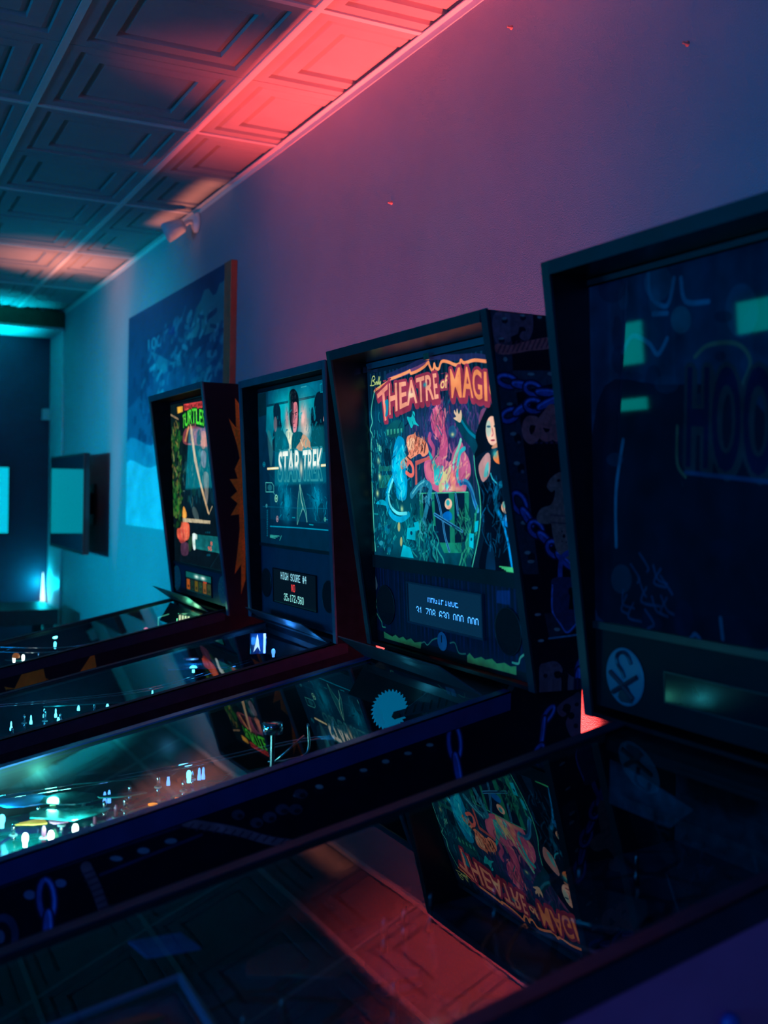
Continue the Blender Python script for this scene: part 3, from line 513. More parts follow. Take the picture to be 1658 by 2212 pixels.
ART['stg'] = (640, 480, (0,52,80), [
('P',(0,34,60),[(0,0),(140,0),(140,1000),(0,1000)],0,.8),('P',(0,28,52),[(0,0),(1000,0),(1000,160),(0,160)],0,.6),('G',(0,120,150),(656,975),240,71,.7),('P',(0,120,140),[(121,905),(818,913),(831,629),(642,586),(201,603),(103,743)],0,.8),('G',(0,205,215),(335,881),178,140,.75),('G',(0,190,200),(614,882),152,103,.6),('G',(0,170,180),(794,870),72,60,.5),('L',(0,30,50),.005,[(122,910),(401,911)],0,1),
('L',(0,30,50),.005,[(530,912),(712,914)],0,1),('L',(0,30,50),.005,[(121,902),(400,904)],0,1),('L',(0,30,50),.005,[(530,904),(711,907)],0,1),('G',(250,235,190),(411,649),73,107,1),('G',(250,235,190),(403,714),42,80,.8),('G',(255,190,180),(571,797),69,99,1),('G',(240,150,150),(381,812),27,70,.8),('G',(255,200,170),(598,713),58,62,.8),
('P',(2,36,56),[(207,881),(237,911),(276,908),(301,862),(304,796),(329,729),(381,677),(388,607),(196,609),(200,715),(214,769)],1,1),('E',(120,110,120),(231,779),(22,-1),(-2,-49),.8),('G',(0,140,160),(347,652),33,49,.6),('P',(60,120,120),[(126,741),(171,716),(195,603),(162,504),(132,606)],1,.5),
('P',(3,18,30),[(407,928),(429,974),(477,979),(516,944),(529,890),(527,822),(508,718),(476,699),(435,722),(412,799)],1,1),('P',(225,130,140),[(463,891),(504,892),(512,823),(498,740),(471,702),(447,743),(439,808),(450,839)],1,1),('P',(20,30,42),[(421,905),(450,839),(440,786),(451,732),(422,782)],1,.9),('P',(70,50,66),[(442,893),(465,890),(462,806),(452,732),(442,775)],1,.8),
('L',(50,34,44),.007,[(448,830),(464,826)],1,1),('L',(50,34,44),.007,[(477,828),(502,834)],1,1),('E',(50,40,50),(491,819),(9,0),(0,-3),1),('L',(140,70,84),.006,[(468,816),(473,773),(460,768)],1,1),('L',(140,60,74),.005,[(463,741),(480,741)],1,1),('F',[(16,24,36),(60,70,80),(4,14,26)],(465,938),37,32,40,10,.005,1.2,61),('G',(0,190,180),(411,901),19,90,.6),('G',(0,190,180),(534,821),14,89,.6),
('P',(2,26,42),[(445,701),(528,712),(567,694),(525,643),(482,592),(430,594)],1,1),('P',(200,140,95),[(483,608),(536,653),(567,694),(616,675),(654,637),(667,596),(603,588)],1,1),('L',(250,220,170),.006,[(536,664),(574,610)],1,1),('P',(2,26,44),[(700,859),(721,917),(759,934),(805,914),(826,867),(835,757),(840,628),(843,579),(662,606),(666,708),(663,760),(671,841),(690,839),(697,768),(716,786)],1,1),
('P',(235,170,170),[(811,829),(827,818),(825,758),(820,699),(808,710),(815,749),(799,760),(806,799)],1,1),('F',[(0,140,160),(0,90,120),(0,170,180),(2,60,84)],(487,719),346,137,90,22,.006,1.2,31),('G',(0,165,200),(354,271),64,82,.9),('G',(0,120,150),(291,353),55,87,.7),('G',(0,150,185),(708,299),66,97,.85),('G',(0,110,140),(350,173),53,38,.6),('G',(0,130,160),(745,259),46,56,.5),
('P',(2,44,66),[(327,293),(314,227),(299,270),(313,336)],1,.7),('P',(2,44,66),[(726,258),(773,280),(780,199),(741,167),(720,218)],1,.7),('F',[(0,110,140),(0,60,84),(0,150,180),(2,40,60)],(321,271),107,125,60,22,.006,1.4,32),('F',[(0,110,140),(0,60,84),(0,150,180),(2,40,60)],(717,279),102,117,70,22,.006,1.8,33),
('L',(130,225,200),.006,[(521,391),(496,295),(483,221),(480,141),(508,190),(551,249),(579,213),(595,161),(589,224),(562,296),(521,391)],0,1),('P',(10,95,105),[(521,391),(496,295),(482,221),(480,141),(513,195),(551,254),(579,213),(595,161),(588,229),(558,307)],0,.9),('L',(180,240,210),.006,[(520,383),(532,296),(551,254)],0,1),('L',(255,225,140),.016,[(115,493),(258,495)],0,1),
('L',(255,255,230),.006,[(115,493),(258,495)],0,1),('L',(255,225,140),.016,[(767,500),(840,502)],0,1),('L',(255,255,230),.006,[(767,500),(840,502)],0,1),('T','STAR',(250,245,225),[(252,416),(522,420)],[(268,601),(534,604)],(40,120,130),.01,(0,70,100)),('T','TREK',(250,245,225),[(549,420),(769,423)],[(564,597),(785,602)],(40,120,130),.01,(0,70,100)),('G',(255,235,190),(540,491),20,57,.9),
('E',(150,240,200),(222,299),(19,1),(-1,-25),1),('E',(0,46,66),(222,299),(13,1),(-1,-19),1),('E',(150,240,200),(222,299),(6,0),(0,-8),1),('E',(220,180,240),(837,416),(17,0),(0,-21),1),('E',(0,46,66),(837,416),(12,0),(0,-16),1),('E',(220,180,240),(837,416),(5,0),(0,-7),1),('E',(200,160,170),(230,166),(13,0),(-1,-20),1),('E',(0,46,66),(230,166),(8,0),(0,-16),1),
('E',(200,160,170),(230,166),(4,0),(0,-7),1),('E',(90,220,200),(796,185),(11,0),(-1,-13),1),('E',(0,46,66),(796,185),(7,0),(-1,-10),1),('E',(90,220,200),(796,185),(3,0),(0,-5),1),('E',(80,190,200),(90,248),(11,0),(-1,-12),1),('E',(0,46,66),(90,248),(7,0),(-1,-9),1),('E',(80,190,200),(90,248),(3,0),(-1,-4),1),('E',(0,140,170),(67,523),(17,-1),(-1,-17),1),('E',(0,46,66),(67,523),(11,-1),(-1,-14),1),
('E',(0,140,170),(67,523),(5,0),(0,-6),1),('L',(80,200,190),.005,[(84,402),(170,400),(192,380),(192,341),(85,340),(84,402)],0,1),('E',(30,120,130),(139,369),(30,0),(-1,-21),.7),('L',(60,160,170),.004,[(178,341),(212,319)],0,1),('L',(0,150,185),.007,[(134,114),(505,121),(863,123)],0,1),('L',(0,110,140),.004,[(39,242),(510,243),(863,249)],0,.7),('L',(0,140,160),.004,[(807,183),(861,184)],0,1),
('P',(0,110,140),[(92,221),(106,221),(106,214),(92,214)],0,.9),('P',(0,110,140),[(91,209),(106,209),(105,202),(91,202)],0,.9),('P',(0,110,140),[(91,197),(105,197),(105,190),(91,190)],0,.9),('P',(0,110,140),[(90,185),(105,185),(104,178),(90,178)],0,.9),('P',(0,110,140),[(90,173),(104,173),(104,166),(90,166)],0,.9),('P',(0,110,140),[(89,161),(103,161),(103,154),(89,154)],0,.9),
('P',(0,110,140),[(89,149),(103,149),(103,142),(88,142)],0,.9),('P',(0,110,140),[(88,137),(102,137),(102,130),(88,130)],0,.9),('P',(0,110,140),[(88,125),(102,125),(102,118),(87,118)],0,.9),('P',(0,110,140),[(87,113),(101,113),(101,106),(87,106)],0,.9),('P',(0,110,140),[(87,101),(101,101),(101,94),(86,94)],0,.9),('P',(0,110,140),[(86,89),(100,89),(100,82),(86,82)],0,.9),
('P',(0,110,140),[(86,77),(100,77),(100,70),(85,70)],0,.9),('P',(0,110,140),[(85,65),(99,65),(99,58),(85,58)],0,.9),('P',(0,110,140),[(85,53),(99,53),(99,46),(84,46)],0,.9),('L',(60,200,180),.004,[(132,55),(252,56)],0,1),('L',(60,200,180),.004,[(131,48),(227,48)],0,1),('L',(60,200,180),.004,[(131,41),(201,39)],0,1),('L',(60,200,180),.004,[(280,60),(256,28)],0,1),
('L',(60,170,180),.005,[(558,981),(618,981)],0,1),('L',(0,150,170),.006,[(421,182),(453,182)],0,1),('L',(0,160,180),.006,[(621,147),(665,146)],0,1),('L',(0,150,170),.005,[(770,975),(807,976),(810,928),(773,927),(770,975)],0,1),('P',(60,190,200),[(792,985),(801,996),(810,983)],0,1),('L',(0,90,120),.004,[(341,1032),(437,1026),(579,1005),(675,963),(731,922)],1,.7),
('L',(0,90,110),.003,[(114,471),(204,414),(409,326),(532,285)],0,.6),('L',(0,90,110),.003,[(833,420),(632,313),(552,275)],0,.6),('E',(90,200,210),(231,1031),(2,0),(0,-2),.6),('E',(90,200,210),(667,969),(1,0),(-1,-2),.6),('E',(90,200,210),(845,884),(2,-1),(0,-2),.6),('E',(90,200,210),(583,970),(2,0),(0,-1),.6),('E',(90,200,210),(193,1000),(2,0),(0,-2),.6),
('E',(90,200,210),(92,1008),(2,0),(0,-2),.6),('E',(90,200,210),(483,960),(2,0),(0,-2),.6),('E',(90,200,210),(293,1030),(2,0),(0,-2),.6),('E',(90,200,210),(640,975),(1,0),(0,-1),.6),('E',(90,200,210),(231,998),(2,0),(0,-2),.6),('E',(90,200,210),(421,909),(2,0),(0,-2),.6),('E',(90,200,210),(331,927),(2,-1),(0,-2),.6),('E',(90,200,210),(821,877),(2,0),(0,-2),.6),
('E',(90,200,210),(399,942),(2,0),(0,-2),.6),('E',(90,200,210),(228,1027),(2,0),(0,-2),.6),('E',(90,200,210),(114,1021),(2,0),(0,-1),.6),('E',(90,200,210),(564,936),(1,0),(-1,-2),.6),('E',(90,200,210),(590,941),(1,0),(0,-1),.6),('E',(90,200,210),(315,924),(2,0),(0,-1),.6),('E',(90,200,210),(699,929),(1,0),(0,-1),.6),('E',(90,200,210),(635,894),(1,0),(0,-2),.6),
('E',(90,200,210),(267,1031),(2,0),(0,-1),.6),('E',(90,200,210),(589,921),(2,0),(0,-2),.6),('E',(90,200,210),(596,1022),(2,0),(0,-1),.6),('E',(90,200,210),(535,1003),(1,0),(0,-2),.6),('E',(90,200,210),(120,1004),(1,0),(0,-2),.6),('P',(0,26,36),[(-6,997),(114,996),(113,849),(5,841)],0,.7),('N',.12,30,2),])
ART['tg'] = (560, 520, (6,20,28), [
('G',(20,50,40),(52,716),166,266,.7),('G',(6,46,60),(514,521),387,215,.7),('P',(150,70,80),[(269,820),(430,861),(686,823),(747,716),(475,726),(252,746)],1,.85),('G',(110,60,120),(612,798),193,70,.8),('G',(230,110,70),(679,742),105,41,.7),('P',(20,20,30),[(329,817),(379,827),(400,741),(312,744)],0,.8),('P',(16,18,28),[(520,802),(576,811),(579,734),(505,737)],1,.8),
('E',(20,70,30),(-42,251),(20,0),(-18,-27),.7),('E',(20,70,30),(80,240),(34,-1),(-31,-31),.7),('E',(34,100,36),(129,728),(27,-3),(-25,-26),.7),('E',(8,26,20),(121,246),(15,3),(44,-26),.7),('E',(20,70,30),(163,448),(33,-4),(-18,-12),.7),('E',(60,110,50),(6,775),(16,-1),(-7,-24),.7),('E',(8,26,20),(40,619),(21,-3),(-18,-11),.7),('E',(34,100,36),(15,762),(19,1),(26,-27),.7),
('E',(8,26,20),(122,648),(25,2),(12,-14),.7),('E',(12,44,28),(2,549),(14,1),(9,-15),.7),('E',(12,44,28),(172,572),(13,-1),(-16,-19),.7),('E',(60,110,50),(-33,235),(26,5),(34,-17),.7),('E',(34,100,36),(48,408),(35,3),(28,-29),.7),('E',(12,44,28),(26,533),(31,-6),(-42,-22),.7),('E',(8,26,20),(-46,344),(18,3),(32,-17),.7),('E',(20,70,30),(66,752),(26,2),(33,-28),.7),
('E',(8,26,20),(32,616),(19,1),(29,-28),.7),('E',(12,44,28),(149,347),(28,2),(11,-26),.7),('E',(8,26,20),(36,547),(25,-4),(-28,-20),.7),('E',(34,100,36),(53,350),(14,2),(27,-26),.7),('E',(34,100,36),(-19,429),(27,-3),(-15,-12),.7),('E',(20,70,30),(150,870),(31,2),(15,-15),.7),('E',(8,26,20),(-23,589),(36,0),(0,-17),.7),('E',(12,44,28),(66,401),(13,-2),(-23,-14),.7),
('E',(20,70,30),(-39,553),(32,4),(47,-32),.7),('E',(60,110,50),(96,370),(31,3),(11,-12),.7),('E',(34,100,36),(164,767),(30,-6),(-62,-28),.7),('E',(20,70,30),(133,267),(23,4),(34,-22),.7),('E',(8,26,20),(96,459),(28,0),(-7,-25),.7),('E',(20,70,30),(-19,616),(16,-2),(-14,-14),.7),('E',(12,44,28),(68,461),(16,-1),(-10,-28),.7),('E',(8,26,20),(-51,262),(17,0),(-9,-33),.7),
('E',(60,110,50),(130,509),(36,1),(6,-15),.7),('E',(60,110,50),(11,488),(17,-1),(-16,-25),.7),('E',(8,26,20),(-36,533),(39,-1),(-7,-18),.7),('E',(8,26,20),(97,267),(23,2),(12,-20),.7),('E',(12,44,28),(154,338),(30,0),(-12,-26),.7),('E',(12,44,28),(36,462),(19,-2),(-40,-34),.7),('E',(12,44,28),(125,774),(23,1),(21,-37),.7),('E',(8,26,20),(-61,322),(14,0),(-8,-30),.7),
('E',(34,100,36),(175,654),(28,-2),(-12,-21),.7),('E',(60,110,50),(55,847),(30,3),(20,-13),.7),('E',(20,70,30),(73,796),(29,2),(11,-12),.7),('E',(12,44,28),(50,673),(30,0),(4,-12),.7),('E',(60,110,50),(92,578),(35,-3),(-20,-22),.7),('E',(60,110,50),(2,607),(24,3),(41,-30),.7),('E',(20,70,30),(-6,602),(29,-4),(-45,-29),.7),('E',(12,44,28),(66,700),(31,-4),(-32,-34),.7),
('E',(12,44,28),(130,251),(33,2),(4,-30),.7),('E',(12,44,28),(154,520),(27,2),(23,-35),.7),('E',(12,44,28),(82,558),(31,-2),(-24,-33),.7),('E',(8,26,20),(6,587),(35,0),(4,-22),.7),('E',(60,110,50),(72,460),(23,-3),(-46,-35),.7),('E',(60,110,50),(135,591),(30,3),(22,-18),.7),('E',(12,44,28),(-5,544),(32,-5),(-62,-31),.7),('E',(60,110,50),(118,376),(35,-2),(-34,-35),.7),
('E',(12,44,28),(82,357),(33,6),(56,-32),.7),('E',(60,110,50),(12,490),(17,2),(30,-27),.7),('E',(20,70,30),(55,446),(24,5),(23,-13),.7),('E',(34,100,36),(157,799),(32,-2),(-12,-33),.7),('L',(190,150,110),.012,[(11,743),(53,613)],1,.8),('L',(190,150,110),.012,[(41,601),(100,549)],1,.8),('L',(190,150,110),.012,[(-45,949),(154,901)],1,.8),('E',(8,40,60),(735,438),(14,-1),(-13,-21),.45),
('E',(20,100,110),(351,385),(17,2),(26,-39),.45),('E',(10,70,84),(776,495),(20,0),(-4,-51),.45),('E',(8,40,60),(445,472),(33,-3),(-44,-42),.45),('E',(8,40,60),(648,426),(33,4),(23,-25),.45),('E',(8,40,60),(819,659),(37,-3),(-10,-19),.45),('E',(10,70,84),(546,542),(17,0),(-19,-48),.45),('E',(10,70,84),(765,417),(39,2),(3,-41),.45),('E',(120,140,130),(828,641),(18,-1),(0,-23),.45),
('E',(16,84,66),(533,522),(44,-4),(-29,-32),.45),('E',(8,40,60),(410,689),(27,-3),(-36,-36),.45),('E',(8,40,60),(728,425),(17,1),(20,-34),.45),('E',(20,100,110),(678,540),(31,-1),(-13,-40),.45),('E',(20,100,110),(604,659),(37,3),(42,-45),.45),('E',(16,84,66),(536,653),(32,-3),(-22,-27),.45),('E',(20,100,110),(293,596),(30,1),(16,-38),.45),('E',(10,70,84),(478,463),(20,-2),(-33,-35),.45),
('E',(8,40,60),(830,410),(38,3),(15,-33),.45),('E',(20,100,110),(453,679),(22,-1),(-1,-45),.45),('E',(16,84,66),(426,458),(43,1),(2,-39),.45),('E',(120,140,130),(442,313),(47,6),(37,-43),.45),('E',(120,140,130),(547,590),(18,-1),(-26,-40),.45),('E',(16,84,66),(552,504),(47,1),(4,-21),.45),('E',(16,84,66),(279,578),(15,-2),(-32,-31),.45),('E',(120,140,130),(552,675),(22,-1),(-4,-26),.45),
('E',(20,100,110),(523,436),(25,0),(2,-28),.45),('F',[(30,110,40),(60,140,50),(14,50,26),(120,150,70),(6,24,18),(150,120,60)],(81,575),115,329,170,22,.012,1.3,21),('F',[(10,80,96),(0,120,130),(8,40,60),(90,130,120),(20,90,70)],(533,521),335,196,120,34,.01,1.4,22),('F',[(180,80,70),(120,60,110),(230,120,80)],(555,777),196,47,40,20,.008,1.3,23),
('P',(235,190,140),[(381,857),(414,859),(471,678),(551,521),(649,385),(697,316),(670,321),(580,432),(448,630),(418,728)],0,.9),('P',(220,150,90),[(356,853),(381,854),(293,751),(267,758)],0,.9),('L',(190,170,130),.008,[(688,316),(750,363)],0,.9),('P',(230,150,110),[(593,793),(630,806),(665,789),(663,719),(621,697),(583,722)],1,.55),
('P',(190,150,170),[(574,675),(621,691),(669,667),(648,591),(586,604)],1,.55),('P',(200,170,150),[(618,556),(698,549),(694,462),(656,368),(626,432)],1,.5),('E',(90,130,50),(99,317),(21,0),(-2,-22),.6),('E',(90,130,50),(15,301),(11,0),(-2,-17),.6),('E',(20,80,40),(115,277),(12,1),(-1,-14),.6),('E',(90,130,50),(119,368),(17,0),(-2,-14),.6),('E',(20,80,40),(65,430),(25,0),(-1,-11),.6),
('E',(20,80,40),(159,313),(24,1),(-2,-24),.6),('E',(20,80,40),(83,375),(22,1),(-2,-22),.6),('E',(30,110,40),(10,333),(21,0),(-2,-22),.6),('E',(30,110,40),(72,321),(21,0),(-3,-24),.6),('E',(90,130,50),(32,314),(30,1),(0,-8),.6),('E',(20,80,40),(40,407),(26,0),(-3,-25),.6),('E',(30,110,40),(11,368),(27,0),(-2,-22),.6),('E',(90,130,50),(61,282),(25,1),(-1,-9),.6),
('E',(20,80,40),(29,316),(24,0),(-2,-25),.6),('E',(30,110,40),(139,296),(15,0),(-1,-12),.6),('E',(20,80,40),(-6,335),(19,0),(-1,-13),.6),('E',(30,110,40),(34,417),(21,0),(-1,-18),.6),('E',(20,80,40),(153,415),(17,0),(-2,-21),.6),('E',(90,130,50),(98,342),(29,1),(-1,-19),.6),('E',(20,80,40),(82,388),(17,1),(-1,-12),.6),('E',(90,130,50),(-5,322),(22,1),(-2,-21),.6),
('E',(90,130,50),(115,387),(23,1),(-2,-20),.6),('E',(20,80,40),(33,358),(21,1),(-1,-8),.6),('E',(90,130,50),(68,346),(27,1),(-1,-10),.6),('E',(30,110,40),(94,339),(30,0),(-2,-25),.6),('E',(20,80,40),(142,389),(18,0),(-1,-11),.6),('E',(90,130,50),(53,296),(28,1),(-2,-22),.6),('E',(90,130,50),(5,299),(20,0),(-1,-12),.6),('E',(20,80,40),(4,354),(13,0),(-2,-13),.6),
('E',(90,130,50),(-9,382),(17,0),(-2,-21),.6),('P',(210,190,150),[(189,281),(711,280),(706,261),(187,255)],0,.9),('P',(255,170,70),[(212,353),(263,317),(261,285),(186,287)],1,1),('P',(240,100,70),[(67,203),(142,219),(176,252),(307,247),(310,169),(237,141),(83,146)],1,1),('P',(200,70,60),[(120,205),(203,209),(248,148),(154,118),(94,147)],1,.8),('L',(255,160,120),.006,[(142,219),(167,157)],1,1),
('L',(255,160,120),.006,[(206,247),(218,153)],1,1),('L',(255,160,120),.006,[(267,242),(248,148)],1,1),('F',[(255,140,100),(200,60,50),(240,110,80)],(201,190),101,50,40,16,.008,1.4,24),('P',(110,60,90),[(143,117),(286,125),(270,55),(147,48)],1,.7),('P',(50,100,50),[(299,163),(359,166),(342,91),(292,82)],1,.5),('P',(20,110,110),[(370,188),(933,192),(959,98),(392,100)],0,1),
('P',(4,70,80),[(466,189),(928,186),(943,108),(460,116)],0,.35),('P',(225,255,240),[(376,187),(457,187),(454,158),(422,156),(425,100),(382,99)],1,1),('T','8',(255,110,90),[(699,135),(734,135)],[(701,158),(736,159)],None,0,None),('T','9S',(255,110,90),[(657,102),(721,103)],[(656,128),(723,129)],None,0,None),('E',(0,80,100),(625,207),(11,1),(0,-5),.9),('E',(0,70,90),(641,75),(11,1),(-1,-7),.9),
('E',(0,80,100),(657,209),(11,0),(0,-6),.9),('E',(0,70,90),(663,77),(10,0),(-1,-7),.9),('E',(0,80,100),(690,210),(10,1),(-1,-6),.9),('E',(0,70,90),(684,78),(11,1),(-1,-7),.9),('L',(10,60,80),.004,[(689,5),(938,147)],0,.5),('P',(235,170,60),[(140,978),(253,976),(250,942),(147,936)],0,1),('P',(225,70,70),[(274,986),(627,979),(624,940),(285,946)],0,1),
('T','TEENAGE MUTANT NINJA',(20,8,16),[(285,950),(618,943)],[(283,977),(621,974)],None,0,None),('T','TURTLES',(80,230,60),[(240,837),(430,858),(647,830)],[(248,921),(438,950),(648,926)],(6,50,30),.008,None),('L',(170,255,110),.006,[(264,901),(300,893)],1,.9),('L',(170,255,110),.006,[(362,926),(377,870)],1,.9),('L',(170,255,110),.006,[(513,937),(520,910)],1,.9),
('P',(180,130,100),[(647,960),(697,956),(700,892),(676,923)],1,.7),('N',.3,34,3),])
ART['hg'] = (560, 440, (0,42,60), [
('S',(0,60,78),0,1,.45,1,14,.03,.35),('P',(2,18,30),[(24,654),(244,686),(570,575),(562,8),(9,15)],1,.85),('L',(20,100,120),.014,[(124,791),(159,832),(215,805),(246,769),(278,808)],1,.8),('L',(20,100,120),.014,[(219,995),(226,931),(279,896),(303,965)],1,.8),('L',(20,100,120),.014,[(325,961),(339,897),(409,884)],1,.8),('L',(20,100,120),.014,[(233,882),(279,876)],1,.8),
('L',(20,100,120),.014,[(86,230),(89,392),(119,539)],1,.8),('E',(4,66,84),(502,844),(45,-7),(-1,-68),.8),('E',(6,84,90),(323,851),(32,-5),(0,-37),.7),('E',(4,70,84),(250,964),(46,-9),(-1,-50),.6),('E',(0,56,74),(87,484),(32,-1),(0,-20),.4),('E',(2,20,36),(451,838),(26,-4),(0,-15),.4),('E',(14,70,84),(409,484),(31,-1),(-1,-19),.4),('E',(2,20,36),(270,161),(16,2),(-1,-34),.4),
('E',(2,20,36),(300,215),(35,3),(-1,-44),.4),('E',(0,56,74),(533,709),(36,-5),(-1,-27),.4),('E',(14,70,84),(129,946),(19,-3),(-1,-34),.4),('E',(0,56,74),(377,631),(26,-2),(-1,-20),.4),('E',(2,20,36),(413,112),(36,4),(0,-43),.4),('E',(2,26,48),(231,21),(19,3),(0,-16),.4),('E',(2,20,36),(442,738),(16,-2),(0,-14),.4),('E',(2,20,36),(104,847),(19,-2),(-1,-52),.4),
('E',(2,26,48),(151,719),(45,-5),(0,-15),.4),('E',(2,20,36),(230,701),(28,-3),(-1,-41),.4),('E',(2,26,48),(316,47),(31,4),(-1,-49),.4),('E',(2,20,36),(86,979),(51,-10),(-1,-40),.4),('E',(2,26,48),(489,600),(30,-2),(0,-34),.4),('E',(2,26,48),(435,244),(35,3),(0,-27),.4),('E',(2,26,48),(316,517),(27,-1),(-1,-45),.4),('E',(14,70,84),(238,914),(20,-4),(-1,-38),.4),
('E',(0,56,74),(273,685),(40,-4),(-1,-25),.4),('E',(2,26,48),(191,25),(20,3),(-1,-30),.4),('E',(2,20,36),(110,772),(29,-3),(-1,-41),.4),('E',(14,70,84),(103,135),(39,3),(-1,-43),.4),('L',(110,84,66),.012,[(365,747),(407,772),(488,764),(525,715),(499,649),(485,581)],1,.9),('T','HOOK',(6,20,44),[(331,456),(664,417)],[(343,726),(667,687)],(46,44,48),.012,None),
('L',(110,80,60),.01,[(306,568),(304,469),(330,431)],1,1),('L',(0,60,90),.012,[(330,443),(570,417)],1,.8),('L',(6,60,88),.008,[(212,96),(226,59),(253,49)],1,.7),('L',(6,60,88),.008,[(171,215),(200,178),(197,165)],1,.7),('L',(6,60,88),.008,[(262,97),(241,56),(264,46)],1,.7),('L',(6,60,88),.008,[(121,90),(101,47),(124,36)],1,.7),('L',(6,60,88),.008,[(243,102),(262,65),(284,55)],1,.7),
('L',(6,60,88),.008,[(243,157),(272,122),(281,110)],1,.7),('L',(6,60,88),.008,[(187,56),(217,20),(196,4)],1,.7),('L',(6,60,88),.008,[(166,144),(182,106),(191,94)],1,.7),('L',(6,60,88),.008,[(219,184),(233,147),(264,137)],1,.7),('L',(6,60,88),.008,[(146,70),(126,27),(172,20)],1,.7),('L',(6,60,88),.008,[(244,177),(220,136),(260,127)],1,.7),('L',(6,60,88),.008,[(139,181),(169,144),(162,130)],1,.7),
('L',(6,60,88),.008,[(193,119),(175,77),(239,72)],1,.7),('L',(6,60,88),.008,[(110,104),(107,63),(148,55)],1,.7),('L',(0,84,110),.012,[(182,-17),(322,-9),(352,11),(373,-9)],1,1),('L',(0,80,100),.012,[(430,64),(436,11)],1,.8),('N',.3,20,4),])
ART['toms'] = (640, 170, (4,16,34), [
('S',(16,34,70),.02,.98,.12,1,46,.006,.7),('S',(2,6,14),.02,.98,.12,1,30,.006,.6),('P',(2,8,16),[(0,0),(1000,0),(1000,100),(0,140)],0,1),('P',(200,150,70),[(50,141),(85,117),(115,100),(141,138),(167,104),(197,139),(222,105),(254,146),(281,103),(330,137),(321,41),(195,46),(53,49)],0,1),
('P',(200,150,70),[(622,115),(637,157),(665,104),(705,148),(727,126),(765,159),(791,118),(834,152),(865,126),(895,150),(894,47),(758,44),(621,34)],0,1),('L',(205,160,90),.02,[(64,200),(41,203),(35,266),(13,324),(-6,396),(5,481),(-2,558),(-11,662)],1,1),('P',(180,90,80),[(-20,874),(-5,905),(15,751),(-6,678),(-24,739)],1,1),
('L',(205,170,110),.025,[(875,175),(906,182),(917,251),(952,334),(938,368),(959,442),(945,477),(951,563),(937,620)],1,1),('P',(190,150,110),[(930,743),(943,790),(949,709),(935,651)],1,1),('L',(150,120,80),.018,[(330,120),(350,142),(370,115),(404,193),(437,233)],1,1),('L',(150,120,80),.018,[(519,213),(550,229),(572,123),(613,133)],1,1),
('P',(60,100,180),[(806,944),(873,966),(871,805),(803,802)],0,.35),('N',.2,40,5),])
ART['sts'] = (500, 160, (36,66,88), [
('N',.08,30,6),])
ART['ts'] = (500, 90, (28,44,72), [
('L',(40,64,92),.02,[(-52,989),(988,1047)],0,1),('N',.08,30,7),])
ART['hs'] = (500, 100, (10,26,38), [
('N',.1,30,8),])
ART['tside'] = (220, 600, (6,10,18), [
('P',(150,86,26),[(402,939),(460,914),(475,875),(491,797),(507,736),(548,676),(566,299),(574,150),(519,85),(513,216),(433,173),(460,260),(487,369),(477,435),(370,429),(456,483),(366,508),(447,535),(350,587),(451,590),(411,631),(472,679),(437,735),(404,770),(325,851),(421,811)],0,1),('N',.15,60,9),])
ART['tcab'] = (900, 300, (6,10,18), [
('P',(150,86,26),[(301,644),(332,630),(306,628),(311,603)],0,1),('P',(150,86,26),[(385,689),(410,666),(390,663),(395,647)],0,1),('P',(150,86,26),[(494,717),(499,734),(504,713)],0,1),('P',(150,86,26),[(0,100),(100,500),(140,300),(220,720),(270,400),(380,860),(420,500),(520,800),(550,450),(680,740),(700,400),(800,600),(700,150),(500,0),(200,0)],0,1),('N',.15,60,10),])
